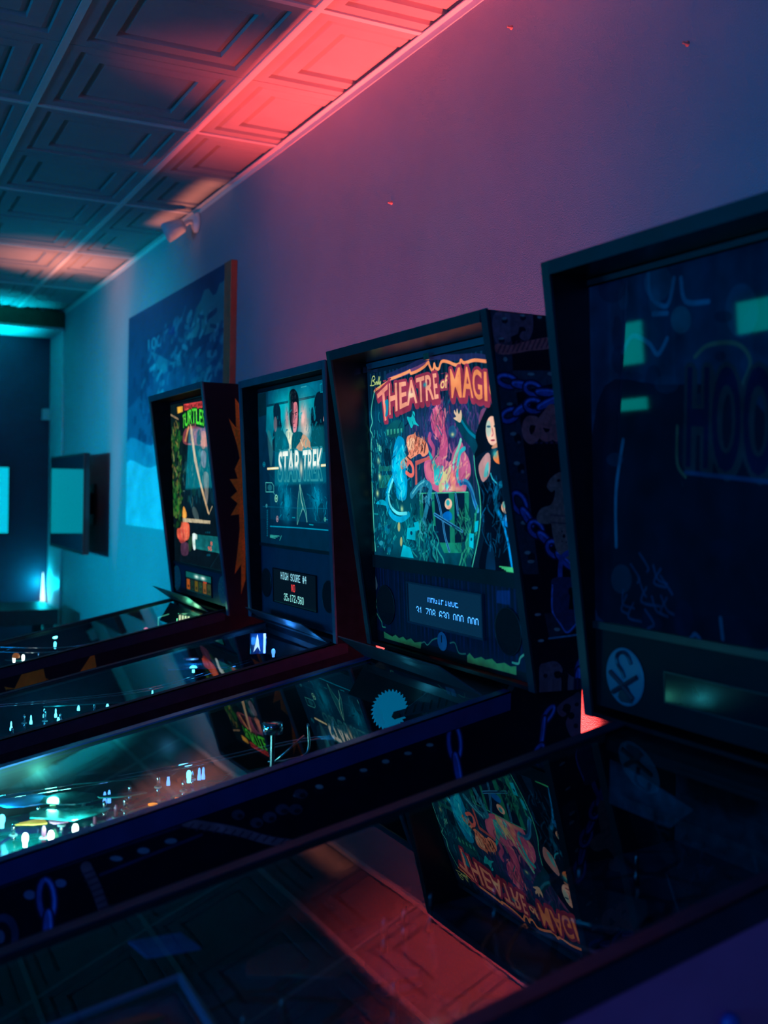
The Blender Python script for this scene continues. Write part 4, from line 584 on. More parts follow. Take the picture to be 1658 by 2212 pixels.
ART['tomside'] = (330, 760, (5,6,18), [
('P',(22,34,46),[(21,1001),(165,1007),(198,843),(286,662),(341,512),(429,296),(307,297),(183,530),(75,852)],0,1),('P',(30,44,56),[(198,844),(505,853),(521,819),(215,784)],0,1),('P',(120,66,78),[(58,993),(313,1003),(342,987),(343,958),(317,931),(280,926),(243,935),(260,950),(288,953),(278,962),(241,961),(229,944),(179,933),(170,920),(62,916)],1,.75),('E',(20,14,24),(267,987),(22,1),(0,-7),1),
('E',(110,100,100),(262,994),(19,0),(1,-4),1),('E',(20,14,24),(397,987),(22,1),(0,-7),1),('E',(110,100,100),(393,994),(19,0),(0,-4),1),('E',(20,14,24),(130,974),(22,1),(0,-7),1),('E',(110,100,100),(126,980),(18,1),(0,-4),1),('E',(20,14,24),(110,920),(22,1),(1,-7),1),('E',(110,100,100),(106,926),(19,1),(1,-3),1),
('P',(165,66,66),[(67,910),(180,912),(317,928),(481,942),(482,913),(319,900),(181,887),(77,886)],1,1),('L',(95,34,46),.006,[(82,887),(112,914)],1,.8),('L',(95,34,46),.006,[(118,890),(148,917)],1,.8),('L',(95,34,46),.006,[(154,892),(184,919)],1,.8),('L',(95,34,46),.006,[(190,895),(221,922)],1,.8),('L',(95,34,46),.006,[(227,898),(257,924)],1,.8),('L',(95,34,46),.006,[(263,901),(294,927)],1,.8),
('L',(95,34,46),.006,[(300,904),(331,929)],1,.8),('L',(95,34,46),.006,[(337,906),(368,932)],1,.8),('L',(95,34,46),.006,[(374,909),(406,935)],1,.8),('L',(95,34,46),.006,[(412,912),(443,937)],1,.8),('L',(95,34,46),.006,[(449,915),(481,940)],1,.8),('E',(10,14,24),(213,742),(27,1),(0,-13),1),('E',(110,100,100),(180,754),(24,1),(0,-4),1),('E',(70,66,76),(222,733),(13,0),(1,-5),1),
('E',(10,14,24),(244,663),(27,0),(0,-13),1),('E',(110,100,100),(211,675),(24,1),(0,-5),1),('E',(70,66,76),(254,653),(12,0),(0,-4),1),('E',(10,14,24),(275,583),(28,1),(1,-13),1),('E',(110,100,100),(242,596),(24,0),(0,-5),1),('E',(70,66,76),(285,574),(13,0),(0,-5),1),('E',(10,14,24),(307,503),(27,0),(0,-13),1),('E',(110,100,100),(273,516),(24,0),(1,-5),1),('E',(70,66,76),(316,493),(13,1),(1,-4),1),
('E',(10,14,24),(338,423),(28,0),(1,-13),1),('E',(110,100,100),(305,436),(24,0),(0,-5),1),('E',(70,66,76),(348,413),(13,0),(0,-5),1),('E',(10,14,24),(370,342),(28,0),(1,-13),1),('E',(110,100,100),(337,355),(24,0),(0,-5),1),('E',(70,66,76),(380,332),(13,0),(0,-4),1),('E',(110,100,100),(336,838),(28,1),(1,-4),1),('E',(110,100,100),(491,843),(29,0),(1,-5),1),
('E',(110,100,100),(306,798),(28,1),(0,-4),1),('E',(110,100,100),(139,872),(16,0),(0,-6),1),('K',[((158,815),(69,-6),(-12,-14)),((259,808),(58,-2),(-2,-5)),((353,799),(58,-8),(-19,-14)),((461,792),(77,0),(-1,-5))]),('K',[((182,724),(56,11),(19,-13)),((268,743),(51,14),(8,-4)),((360,754),(64,-1),(-3,-16)),((472,764),(76,15),(7,-4))]),
('K',[((266,490),(39,-26),(-41,-8)),((331,451),(42,-23),(-14,-3)),((398,420),(42,-17),(-34,-11)),((471,393),(48,-16),(-12,-4)),((544,365),(43,-19),(-37,-10)),((628,333),(61,-21),(-12,-4))]),('L',(150,66,70),.026,[(376,713),(325,712),(303,692),(318,669),(356,662),(397,680),(419,710),(460,731),(497,748),(526,739),(509,715),(452,708),(519,702),(511,679),(454,670),(416,684)],1,1),
('L',(150,66,70),.024,[(567,703),(524,696),(515,679),(549,671),(572,687),(583,672)],1,1),('E',(80,44,70),(389,654),(13,0),(0,-3),.8),('E',(80,44,70),(429,654),(13,1),(0,-3),.8),('E',(80,44,70),(468,655),(14,0),(1,-3),.8),('E',(80,44,70),(508,656),(14,0),(0,-4),.8),('E',(80,44,70),(548,656),(14,1),(1,-3),.8),
('P',(122,78,74),[(613,577),(555,573),(499,556),(476,536),(511,521),(539,526),(535,506),(508,486),(437,476),(401,453),(421,436),(487,433),(516,433),(532,400),(578,353),(704,353),(691,568)],1,1),('L',(90,56,62),.005,[(514,458),(678,454)],1,1),('L',(90,56,62),.005,[(516,438),(680,433)],1,1),('E',(20,12,22),(619,400),(11,0),(0,-5),1),('E',(20,12,22),(568,553),(13,1),(0,-4),1),
('E',(40,20,34),(603,413),(5,0),(1,-2),1),('E',(40,20,34),(642,413),(5,0),(0,-2),1),('E',(40,20,34),(605,385),(5,0),(0,-2),1),('E',(40,20,34),(639,383),(5,0),(0,-2),1),('L',(38,56,112),.016,[(595,287),(597,323),(619,345),(675,356),(707,353)],1,1),('P',(20,34,62),[(528,279),(599,287),(744,280),(763,241),(767,173),(728,146),(672,130),(607,153),(541,190),(538,243)],1,1),
('L',(50,80,140),.006,[(536,265),(541,193),(607,156),(664,133),(751,165)],1,1),('E',(3,4,14),(685,246),(21,-1),(1,-12),1),('P',(3,4,14),[(678,242),(698,241),(713,196),(670,197)],0,1),('P',(34,60,130),[(703,230),(748,218),(763,173),(727,157),(713,191)],1,.8),('P',(26,36,48),[(478,188),(541,188),(648,130),(521,119)],0,.8),('L',(40,90,110),.006,[(518,119),(665,123),(786,127)],1,1),
('E',(110,100,100),(580,143),(25,-1),(0,-5),1),('E',(110,100,100),(364,331),(25,0),(1,-5),1),('E',(110,100,100),(400,259),(24,0),(0,-4),1),('E',(110,100,100),(427,186),(25,0),(0,-4),1),('E',(110,100,100),(455,114),(25,0),(0,-4),1),
('P',(90,56,66),[(447,40),(502,53),(581,54),(630,33),(615,17),(575,12),(563,24),(587,26),(575,12),(616,9),(656,-4),(680,13),(655,24),(712,9),(753,5),(730,-22),(739,-39),(635,-48),(516,-55),(468,-43)],1,1),('E',(10,8,18),(595,17),(29,0),(1,-10),1),('E',(10,8,18),(648,5),(27,-1),(0,-11),1),('E',(20,14,24),(496,17),(17,0),(0,-6),1),('E',(20,14,24),(534,-20),(12,0),(0,-4),1),
('E',(20,14,24),(690,-30),(18,0),(1,-5),1),('K',[((783,42),(-29,-22),(-25,5)),((757,8),(-4,-21),(-10,0)),((759,-26),(6,-21),(-28,0))]),('N',.25,50,11),])
ART['tomcab'] = (1100, 560, (4,5,16), [
('E',(8,10,20),(736,809),(10,-1),(0,-12),1),('E',(110,100,100),(735,818),(6,-1),(0,-5),1),('E',(8,10,20),(701,793),(9,-2),(0,-13),1),('E',(110,100,100),(700,801),(6,-1),(0,-5),1),('E',(8,10,20),(666,776),(9,-2),(0,-12),1),('E',(110,100,100),(665,785),(6,-1),(0,-6),1),('E',(8,10,20),(632,760),(9,-2),(0,-12),1),('E',(110,100,100),(631,768),(6,-1),(0,-5),1),('E',(8,10,20),(599,744),(9,-2),(0,-12),1),
('E',(110,100,100),(598,752),(6,-1),(0,-5),1),('E',(8,10,20),(566,728),(9,-2),(0,-12),1),('E',(110,100,100),(565,737),(6,-2),(0,-6),1),('E',(8,10,20),(534,713),(9,-2),(0,-12),1),('E',(110,100,100),(533,721),(6,-1),(0,-5),1),('E',(8,10,20),(360,641),(10,-2),(0,-16),1),('E',(86,84,100),(361,644),(8,-1),(0,-7),1),('E',(8,10,20),(291,616),(10,-3),(1,-16),1),('E',(86,84,100),(292,619),(8,-2),(1,-7),1),
('E',(8,10,20),(325,626),(10,-3),(0,-17),1),('E',(86,84,100),(326,629),(8,-2),(0,-8),1),('E',(70,70,100),(225,578),(7,-2),(0,-10),1),('E',(70,70,100),(189,561),(7,-2),(0,-11),1),('L',(20,26,52),.008,[(273,585),(401,650)],0,1),('L',(14,20,44),.01,[(155,590),(378,680)],0,.8),('K',[((776,818),(3,-50),(-10,0)),((782,742),(5,-44),(-3,0))]),('K',[((209,545),(2,-47),(-9,1)),((211,472),(0,-44),(-3,1))]),
('K',[((939,873),(-9,-22),(-5,5)),((929,819),(-3,-45),(-1,1)),((923,769),(-6,-17),(-5,4))]),('L',(104,60,70),.022,[(380,685),(443,651),(498,611),(551,588)],1,1),('L',(56,30,44),.005,[(383,668),(390,680)],1,.8),('L',(56,30,44),.005,[(394,662),(401,674)],1,.8),('L',(56,30,44),.005,[(405,657),(412,668)],1,.8),('L',(56,30,44),.005,[(417,651),(424,662)],1,.8),
('L',(56,30,44),.005,[(428,645),(435,656)],1,.8),('L',(56,30,44),.005,[(440,639),(447,650)],1,.8),('L',(56,30,44),.005,[(451,632),(458,644)],1,.8),('L',(56,30,44),.005,[(463,626),(470,638)],1,.8),('L',(56,30,44),.005,[(474,620),(482,632)],1,.8),('L',(56,30,44),.005,[(486,614),(494,626)],1,.8),('L',(56,30,44),.005,[(498,608),(506,619)],1,.8),('L',(56,30,44),.005,[(510,601),(518,613)],1,.8),
('L',(56,30,44),.005,[(522,595),(530,607)],1,.8),('L',(56,30,44),.005,[(534,589),(542,600)],1,.8),('L',(92,54,66),.026,[(255,609),(267,558),(274,520),(282,477)],1,1),('L',(48,28,44),.005,[(251,591),(263,597)],1,.8),('L',(48,28,44),.005,[(254,576),(267,583)],1,.8),('L',(48,28,44),.005,[(258,561),(270,568)],1,.8),('L',(48,28,44),.005,[(262,547),(274,553)],1,.8),
('L',(48,28,44),.005,[(266,532),(278,539)],1,.8),('L',(48,28,44),.005,[(270,517),(282,524)],1,.8),('L',(48,28,44),.005,[(273,503),(286,509)],1,.8),('L',(48,28,44),.005,[(277,488),(290,494)],1,.8),('E',(52,42,56),(512,689),(10,-2),(0,-14),.9),('E',(16,14,26),(515,684),(5,-1),(0,-6),1),('E',(52,42,56),(494,673),(10,-2),(0,-14),.9),('E',(16,14,26),(497,668),(4,-1),(0,-6),1),
('E',(52,42,56),(531,685),(10,-2),(0,-14),.9),('E',(16,14,26),(534,680),(5,-1),(0,-6),1),('E',(52,42,56),(476,663),(9,-2),(0,-13),.9),('E',(16,14,26),(479,659),(4,-1),(0,-6),1),('E',(52,42,56),(450,689),(9,-2),(0,-13),.9),('E',(16,14,26),(453,685),(4,-1),(0,-6),1),('E',(52,42,56),(538,724),(10,-2),(1,-13),.9),('E',(16,14,26),(541,719),(5,0),(1,-6),1),('E',(40,44,70),(160,476),(17,-5),(0,-50),.8),
('E',(8,8,20),(158,473),(11,-4),(0,-35),1),('E',(60,64,90),(156,474),(5,-2),(0,-16),1),('P',(100,50,66),[(998,923),(982,922),(964,906),(954,890),(957,872),(965,862),(972,870),(964,883),(970,891),(979,881),(974,858),(971,840),(978,810),(988,793),(1001,797)],1,1),('E',(10,8,18),(973,890),(7,0),(1,-10),1),('E',(10,8,18),(981,863),(6,-1),(0,-10),1),('E',(30,16,26),(991,895),(4,0),(0,-6),1),
('E',(30,16,26),(990,832),(4,-1),(0,-7),1),('E',(120,50,66),(977,792),(5,-1),(0,-7),1),('N',.25,70,12),])
ART['mural'] = (460, 420, (6,92,124), [
('P',(4,66,100),[(-50,600),(200,620),(450,700),(700,720),(1050,800),(1050,1100),(-50,1100)],1,.8),('P',(60,135,140),[(637,782),(691,807),(735,886),(779,910),(807,943),(843,941),(880,906),(907,906),(933,938),(959,937),(1004,960),(1017,769),(828,768)],0,.95),('P',(50,135,150),[(286,792),(384,761),(513,711),(648,704),(599,684),(496,684),(425,672),(367,703)],0,.8),
('P',(40,130,150),[(832,662),(887,679),(943,658),(967,704),(1012,721),(1016,609),(903,613)],0,.7),('P',(4,60,96),[(213,859),(414,864),(417,791),(226,794)],0,1),('T','100',(60,150,165),[(250,798),(405,798)],[(248,853),(403,851)],None,0,None),('P',(10,50,120),[(472,867),(524,871),(535,830),(482,832)],1,.8),('L',(8,60,110),.01,[(552,819),(554,762)],0,.8),
('L',(6,70,104),.01,[(218,991),(292,898)],0,1),('P',(2,44,80),[(174,782),(203,781),(205,744),(176,723)],0,.6),('P',(4,58,92),[(264,327),(292,330),(293,300),(265,301)],0,.6),('P',(8,70,104),[(272,726),(300,726),(301,700),(274,667)],0,.6),('P',(2,44,80),[(268,337),(296,339),(297,309),(270,282)],0,.6),('P',(4,58,92),[(191,664),(220,664),(222,626),(194,601)],0,.6),
('P',(4,58,92),[(266,598),(294,599),(296,556),(269,530)],0,.6),('P',(4,58,92),[(136,390),(166,392),(167,359),(137,359)],0,.6),('P',(4,58,92),[(155,457),(185,458),(186,428),(158,400)],0,.6),('P',(2,44,80),[(262,519),(290,521),(292,474),(264,464)],0,.6),('P',(8,70,104),[(290,400),(317,402),(319,349),(291,365)],0,.6),('P',(8,70,104),[(286,675),(313,675),(315,616),(288,623)],0,.6),
('P',(8,70,104),[(281,580),(309,580),(310,558),(283,542)],0,.6),('P',(2,44,80),[(208,380),(237,383),(239,320),(210,328)],0,.6),('P',(8,70,104),[(237,725),(266,725),(268,676),(239,691)],0,.6),('P',(4,58,92),[(87,517),(118,519),(119,482),(89,474)],0,.6),('P',(8,70,104),[(270,412),(298,414),(298,390),(271,377)],0,.6),('P',(8,70,104),[(251,670),(279,670),(280,645),(252,639)],0,.6),
('P',(4,58,92),[(158,572),(188,573),(190,507),(159,555)],0,.6),('P',(8,70,104),[(74,765),(105,765),(106,740),(76,707)],0,.6),('P',(4,58,92),[(101,664),(132,664),(134,605),(102,640)],0,.6),('P',(2,44,80),[(211,716),(240,716),(242,665),(213,675)],0,.6),('P',(8,70,104),[(194,521),(223,522),(225,490),(195,495)],0,.6),('P',(2,44,80),[(299,462),(326,464),(329,398),(301,419)],0,.6),
('P',(8,70,104),[(242,349),(270,351),(272,317),(244,300)],0,.6),('P',(4,58,92),[(169,714),(198,714),(201,651),(171,650)],0,.6),('P',(2,44,80),[(144,430),(174,432),(177,368),(146,384)],0,.6),('P',(2,44,80),[(294,338),(321,341),(323,286),(295,297)],0,.6),('P',(2,44,80),[(217,423),(246,425),(247,389),(218,389)],0,.6),('P',(8,70,104),[(180,434),(209,436),(211,409),(181,408)],0,.6),
('P',(2,44,80),[(71,703),(102,703),(103,668),(73,639)],0,.6),('P',(8,70,104),[(230,759),(259,758),(261,692),(233,688)],0,.6),('P',(8,70,104),[(63,650),(94,650),(96,602),(65,596)],0,.6),('P',(2,44,80),[(241,703),(269,703),(272,644),(244,639)],0,.6),('P',(2,44,80),[(261,330),(289,333),(290,295),(263,264)],0,.6),('P',(8,70,104),[(174,664),(204,664),(206,592),(177,598)],0,.6),
('P',(8,70,104),[(220,559),(249,560),(251,499),(222,509)],0,.6),('P',(4,58,92),[(236,592),(264,593),(266,537),(236,571)],0,.6),('P',(2,44,80),[(162,632),(192,632),(194,574),(164,595)],0,.6),('P',(2,44,80),[(188,375),(217,377),(220,310),(191,311)],0,.6),('P',(4,58,92),[(188,445),(218,447),(220,386),(190,395)],0,.6),('P',(60,150,160),[(964,613),(995,616),(1004,595),(970,594)],1,.5),
('P',(20,110,140),[(770,592),(805,595),(815,573),(777,571)],1,.5),('P',(20,110,140),[(932,607),(964,610),(973,589),(938,587)],1,.5),('P',(6,80,116),[(905,585),(937,588),(946,567),(911,565)],1,.5),('P',(60,150,160),[(834,639),(867,642),(877,620),(840,618)],1,.5),('P',(60,150,160),[(787,628),(822,631),(832,609),(794,607)],1,.5),('P',(6,80,116),[(708,646),(745,648),(755,625),(715,624)],1,.5),
('P',(6,80,116),[(648,674),(686,676),(696,653),(655,652)],1,.5),('P',(60,150,160),[(311,726),(357,728),(370,702),(320,701)],1,.5),('P',(60,150,160),[(748,658),(783,661),(793,638),(754,637)],1,.5),('P',(60,150,160),[(706,611),(743,615),(753,592),(713,590)],1,.5),('P',(6,80,116),[(508,628),(549,631),(560,607),(516,605)],1,.5),('P',(6,80,116),[(338,684),(384,687),(396,662),(347,661)],1,.5),
('P',(20,110,140),[(950,602),(982,605),(990,584),(956,582)],1,.5),('P',(20,110,140),[(691,627),(729,630),(739,607),(698,605)],1,.5),('P',(20,110,140),[(557,655),(597,658),(608,634),(565,633)],1,.5),('P',(60,150,160),[(818,604),(852,608),(861,586),(824,584)],1,.5),('P',(60,150,160),[(400,713),(444,716),(456,690),(408,690)],1,.5),('P',(60,150,160),[(814,589),(848,593),(858,571),(821,569)],1,.5),
('P',(20,110,140),[(945,625),(977,628),(985,607),(951,605)],1,.5),('P',(20,110,140),[(686,654),(724,657),(734,634),(693,633)],1,.5),('P',(20,110,140),[(468,697),(511,699),(522,674),(476,674)],1,.5),('P',(6,80,116),[(919,623),(951,626),(960,604),(925,603)],1,.5),('P',(20,110,140),[(893,635),(926,638),(935,616),(900,615)],1,.5),('P',(20,110,140),[(328,680),(374,683),(386,657),(337,656)],1,.5),
('P',(60,150,160),[(839,638),(873,641),(882,619),(845,618)],1,.5),('P',(6,80,116),[(829,613),(863,616),(873,594),(836,592)],1,.5),('P',(60,150,160),[(754,611),(790,614),(799,592),(761,590)],1,.5),('P',(20,110,140),[(324,667),(370,670),(382,645),(333,643)],1,.5),('P',(6,80,116),[(973,585),(1004,588),(1012,567),(979,565)],1,.5),
('P',(90,180,195),[(0,0),(1000,0),(1000,420),(700,360),(500,430),(300,370),(0,400)],1,.6),('P',(170,220,225),[(0,0),(1000,0),(1000,280),(600,330),(300,270),(0,300)],1,.8),('F',[(40,130,150),(8,80,116),(90,170,180),(4,60,96)],(600,662),435,213,140,40,.02,.6,51),('N',.12,18,13),])
# ---------------------------------------------------------------- the painter: prints computed with numpy
GLYPH = {}
def glyphs(text, bold):
    key = (text, bold)
    if key in GLYPH: return GLYPH[key]
    cu = bpy.data.curves.new('tmp_text', 'FONT'); cu.body = text; cu.offset = bold; cu.resolution_u = 4
    ob = bpy.data.objects.new('tmp_text', cu); C.objects.link(ob)
    dg = bpy.context.evaluated_depsgraph_get(); ev = ob.evaluated_get(dg); me = ev.to_mesh()
    me.calc_loop_triangles()
    v = np.array([p.co[:2] for p in me.vertices]); t = np.array([lt.vertices[:] for lt in me.loop_triangles])
    ev.to_mesh_clear(); bpy.data.objects.remove(ob); bpy.data.curves.remove(cu)
    v = (v - v.min(0)) / (v.max(0) - v.min(0))
    GLYPH[key] = (v, t)
    return v, t
def catmull(p, closed, n=5):
    p = np.asarray(p, float); N = len(p); out = []
    if N < 3: return p
    for i in range(N if closed else N - 1):
        g = (lambda k: p[k % N]) if closed else (lambda k: p[min(max(k, 0), N - 1)])
        a, b, c, d = g(i - 1), g(i), g(i + 1), g(i + 2)
        for t in np.arange(n) / n:
            out.append(0.5 * (2 * b + (c - a) * t + (2 * a - 5 * b + 4 * c - d) * t * t + (3 * b - a - 3 * c + d) * t ** 3))
    if not closed: out.append(p[-1])
    return np.array(out)
class Canvas:
    def __init__(s, w, h, bg, ss=2):
        s.w, s.h, s.ss = w, h, ss; s.W, s.H = w * ss, h * ss
        s.a = np.empty((s.H, s.W, 3), np.float32); s.a[:] = np.array(bg, np.float32) / 255
    def px(s, pts): return np.asarray(pts, float) / 1000 * (s.W, s.H)
    def bb(s, q, m=2):
        x0, y0 = np.floor(q.min(0) - m).astype(int); x1, y1 = np.ceil(q.max(0) + m).astype(int)
        return max(x0, 0), max(y0, 0), min(x1, s.W), min(y1, s.H)
    def blend(s, x0, y0, x1, y1, mask, col):
        if x1 <= x0 or y1 <= y0: return
        v = s.a[y0:y1, x0:x1]; c = np.asarray(col, np.float32)
        if c.ndim == 1: c = c / 255
        v += (c - v) * mask[..., None]
    def polymask(s, q):
        x0, y0, x1, y1 = s.bb(q)
        m = np.zeros((max(y1 - y0, 0), max(x1 - x0, 0)), bool)
        if m.size == 0: return x0, y0, x1, y1, m.astype(np.float32)
        X = np.arange(x0, x1) + 0.5
        for (ax, ay), (bx, by) in zip(q, np.roll(q, -1, 0)):
            lo, hi = min(ay, by), max(ay, by)
            r0, r1 = max(int(math.ceil(lo - 0.5)), y0), min(int(math.ceil(hi - 0.5)), y1)
            if r1 <= r0: continue
            Y = np.arange(r0, r1) + 0.5
            xi = ax + (Y - ay) * (bx - ax) / (by - ay)
            m[r0 - y0:r1 - y0] ^= X[None, :] < xi[:, None]
        return x0, y0, x1, y1, m.astype(np.float32)
    def stroke(s, q, wd, col, a=1.0):
        r = max(wd * s.H / 2, 0.7); x0, y0, x1, y1 = s.bb(q, r + 2)
        if x1 <= x0 or y1 <= y0: return
        m = np.zeros((y1 - y0, x1 - x0), np.float32)
        for A, Bq in zip(q[:-1], q[1:]):
            bx0, by0, bx1, by1 = s.bb(np.array([A, Bq]), r + 2)
            if bx1 <= bx0 or by1 <= by0: continue
            X, Y = np.meshgrid(np.arange(bx0, bx1) + 0.5, np.arange(by0, by1) + 0.5)
            d = Bq - A; L2 = max(d @ d, 1e-9)
            t = np.clip(((X - A[0]) * d[0] + (Y - A[1]) * d[1]) / L2, 0, 1)
            dist = np.hypot(X - A[0] - t * d[0], Y - A[1] - t * d[1])
            sub = m[by0 - y0:by1 - y0, bx0 - x0:bx1 - x0]
            np.maximum(sub, np.clip(r - dist + 0.5, 0, 1), out=sub)
        s.blend(x0, y0, x1, y1, m * a, col)
    def ell(s, o, u, v, col, a):
        o, u, v = s.px(o), s.px(u), s.px(v)
        det = u[0] * v[1] - u[1] * v[0]
        if abs(det) < 1e-6: return
        ext = np.sqrt(u * u + v * v); x0, y0, x1, y1 = s.bb(np.array([o - ext, o + ext]))
        if x1 <= x0 or y1 <= y0: return
        X, Y = np.meshgrid(np.arange(x0, x1) + 0.5 - o[0], np.arange(y0, y1) + 0.5 - o[1])
        p, q = (X * v[1] - Y * v[0]) / det, (Y * u[0] - X * u[1]) / det
        s.blend(x0, y0, x1, y1, np.clip((1 - np.hypot(p, q)) * max(ext.min(), 1) * 0.7 + 0.5, 0, 1) * a, col)
    def text(s, txt, col, base, top, out, ow, grad):
        v, t = glyphs(txt, 0.018 if len(txt) > 1 else 0.01)
        def along(path, u):
            p = catmull(s.px(path), False, 8); k = np.linspace(0, 1, len(p))
            return np.stack([np.interp(u, k, p[:, 0]), np.interp(u, k, p[:, 1])], 1)
        b, tp = along(base, v[:, 0]), along(top, v[:, 0])
        q = b + (tp - b) * v[:, 1:2]
        pad = int(ow * s.H) + 3; x0, y0, x1, y1 = s.bb(q, pad)
        if x1 <= x0 or y1 <= y0: return
        m = np.zeros((y1 - y0, x1 - x0), np.float32)
        for tri in t:
            tx0, ty0, tx1, ty1, mm = s.polymask(q[tri])
            if mm.size: np.maximum(m[ty0 - y0:ty1 - y0, tx0 - x0:tx1 - x0], mm, out=m[ty0 - y0:ty1 - y0, tx0 - x0:tx1 - x0])
        if out:
            r = ow * s.H; d = m.copy()
            for k in range(16):
                for rr in (r, r * 0.5):
                    d = np.maximum(d, np.roll(np.roll(m, int(round(rr * math.sin(k * PI / 8))), 0), int(round(rr * math.cos(k * PI / 8))), 1))
            d = np.maximum(d, np.roll(np.roll(d, -int(r), 0), int(r * 0.6), 1))
            s.blend(x0, y0, x1, y1, d, out)
        if grad:
            u = np.linspace(0, 1, 40); bb_, tt = along(base, u), along(top, u)
            xs = np.arange(x0, x1) + 0.5
            yb, yt = np.interp(xs, bb_[:, 0], bb_[:, 1]), np.interp(xs, tt[:, 0], tt[:, 1])
            f = ((np.arange(y0, y1) + 0.5)[:, None] - yb) / (yt - yb)
            f = np.clip((f - 0.28) / 0.2, 0, 1)[..., None] * np.clip(1.35 - 0.5 * np.clip((f - 0.6) / 0.4, 0, 1), 0, 1)[..., None]
            s.blend(x0, y0, x1, y1, m, (np.array(grad) * (1 - f) + np.array(col) * f) / 255)
        else:
            s.blend(x0, y0, x1, y1, m, col)
    def noise(s, a, sc, seed):
        rng = np.random.RandomState(seed); tot = np.zeros((s.H, s.W), np.float32)
        for o in range(3):
            n = int(sc * 2 ** o); m = max(2, int(n * s.H / s.W)); g = rng.rand(m + 2, n + 2).astype(np.float32)
            Y = np.linspace(0, m, s.H); X = np.linspace(0, n, s.W); iy, ix = Y.astype(int), X.astype(int)
            fy, fx = (Y - iy)[:, None], (X - ix)[None]
            tot += ((g[iy][:, ix] * (1 - fx) + g[iy][:, ix + 1] * fx) * (1 - fy) + (g[iy + 1][:, ix] * (1 - fx) + g[iy + 1][:, ix + 1] * fx) * fy) / 2 ** o
        s.a *= (1 + a * (tot / 1.75 - 0.5) * 2)[..., None]
    def run(s, ops):
        for op in ops:
            k = op[0]
            if k == 'P':
                q = s.px(op[2]); q = catmull(q, True) if op[3] else q
                x0, y0, x1, y1, m = s.polymask(q); s.blend(x0, y0, x1, y1, m * op[4], op[1])
            elif k == 'L':
                q = s.px(op[3]); s.stroke(catmull(q, False) if op[4] else q, op[2], op[1], op[5])
            elif k == 'E': s.ell(op[2], op[3], op[4], op[1], op[5])
            elif k == 'G':
                o, r = s.px(op[2]), s.px((op[3], op[4])); x0, y0, x1, y1 = s.bb(np.array([o - 2 * r, o + 2 * r]))
                if x1 > x0 and y1 > y0:
                    X, Y = np.meshgrid((np.arange(x0, x1) + 0.5 - o[0]) / max(r[0], 1), (np.arange(y0, y1) + 0.5 - o[1]) / max(r[1], 1))
                    s.blend(x0, y0, x1, y1, op[5] * np.exp(-1.3 * (X * X + Y * Y)), op[1])
            elif k == 'T': s.text(*op[1:])
            elif k == 'S':
                col, s0, s1, t0, t1, n, wd, a = op[1:]
                x0, x1, y0, y1 = int(s0 * s.W), int(s1 * s.W), int(t0 * s.H), int(t1 * s.H)
                u = np.linspace(0, 1, x1 - x0); ph = 2 * PI * n * u + 1.7 * np.sin(u * 23) + 1.1 * np.sin(u * 57 + n)
                f = np.repeat(((0.5 + 0.5 * np.sin(ph)) ** 3 * a)[None], y1 - y0, 0) * np.clip(np.linspace(0, 6, y1 - y0), 0, 1)[:, None]
                s.blend(x0, y0, x1, y1, f.astype(np.float32), col)
            elif k == 'N': s.noise(*op[1:])
            elif k == 'F':      # short brush strokes scattered in an ellipse
                cols, o, rx, ry, n, ln, wd, ang, seed = op[1:]
                rg = random.Random(seed)
                for _ in range(n):
                    t, r = rg.uniform(0, 2 * PI), math.sqrt(rg.random())
                    x, y = o[0] + rx * r * math.cos(t), o[1] + ry * r * math.sin(t); a = ang + rg.gauss(0, 0.5); l = ln * rg.uniform(0.5, 1.5)
                    dx, dy = l * math.cos(a), l * math.sin(a) * s.W / s.H
                    s.stroke(catmull(s.px([(x, y), (x + dx * 0.5 + rg.uniform(-l, l) * 0.25, y + dy * 0.5), (x + dx, y + dy)]), False, 4), wd * rg.uniform(0.6, 1.5), rg.choice(cols), rg.uniform(0.35, 0.8))
            elif k == 'K':
                for o, u, v in op[1]:
                    o, u, v = (np.array(z, float) for z in (o, u, v))
                    q = s.px([o + u * math.cos(t) + v * math.sin(t) for t in np.linspace(0, 2 * PI, 17)])
                    s.stroke(q, 0.020, (10, 14, 40)); s.stroke(q, 0.011, (40, 58, 118)); s.stroke(q[8:], 0.004, (70, 92, 160))
    def image(s, name):
        a = np.clip(s.a.reshape(s.h, s.ss, s.w, s.ss, 3).mean((1, 3)), 0, 1)
        im = bpy.data.images.new(name, s.w, s.h)
        rgba = np.ones((s.h, s.w, 4), np.float32); rgba[..., :3] = a
        im.pixels.foreach_set(rgba.ravel()); im.update(); im.pack()
        return im
def art(key):
    w_, h_, bg, ops = ART[key]
    c = Canvas(w_, h_, bg); c.run(ops)
    return c.image('print_' + key)

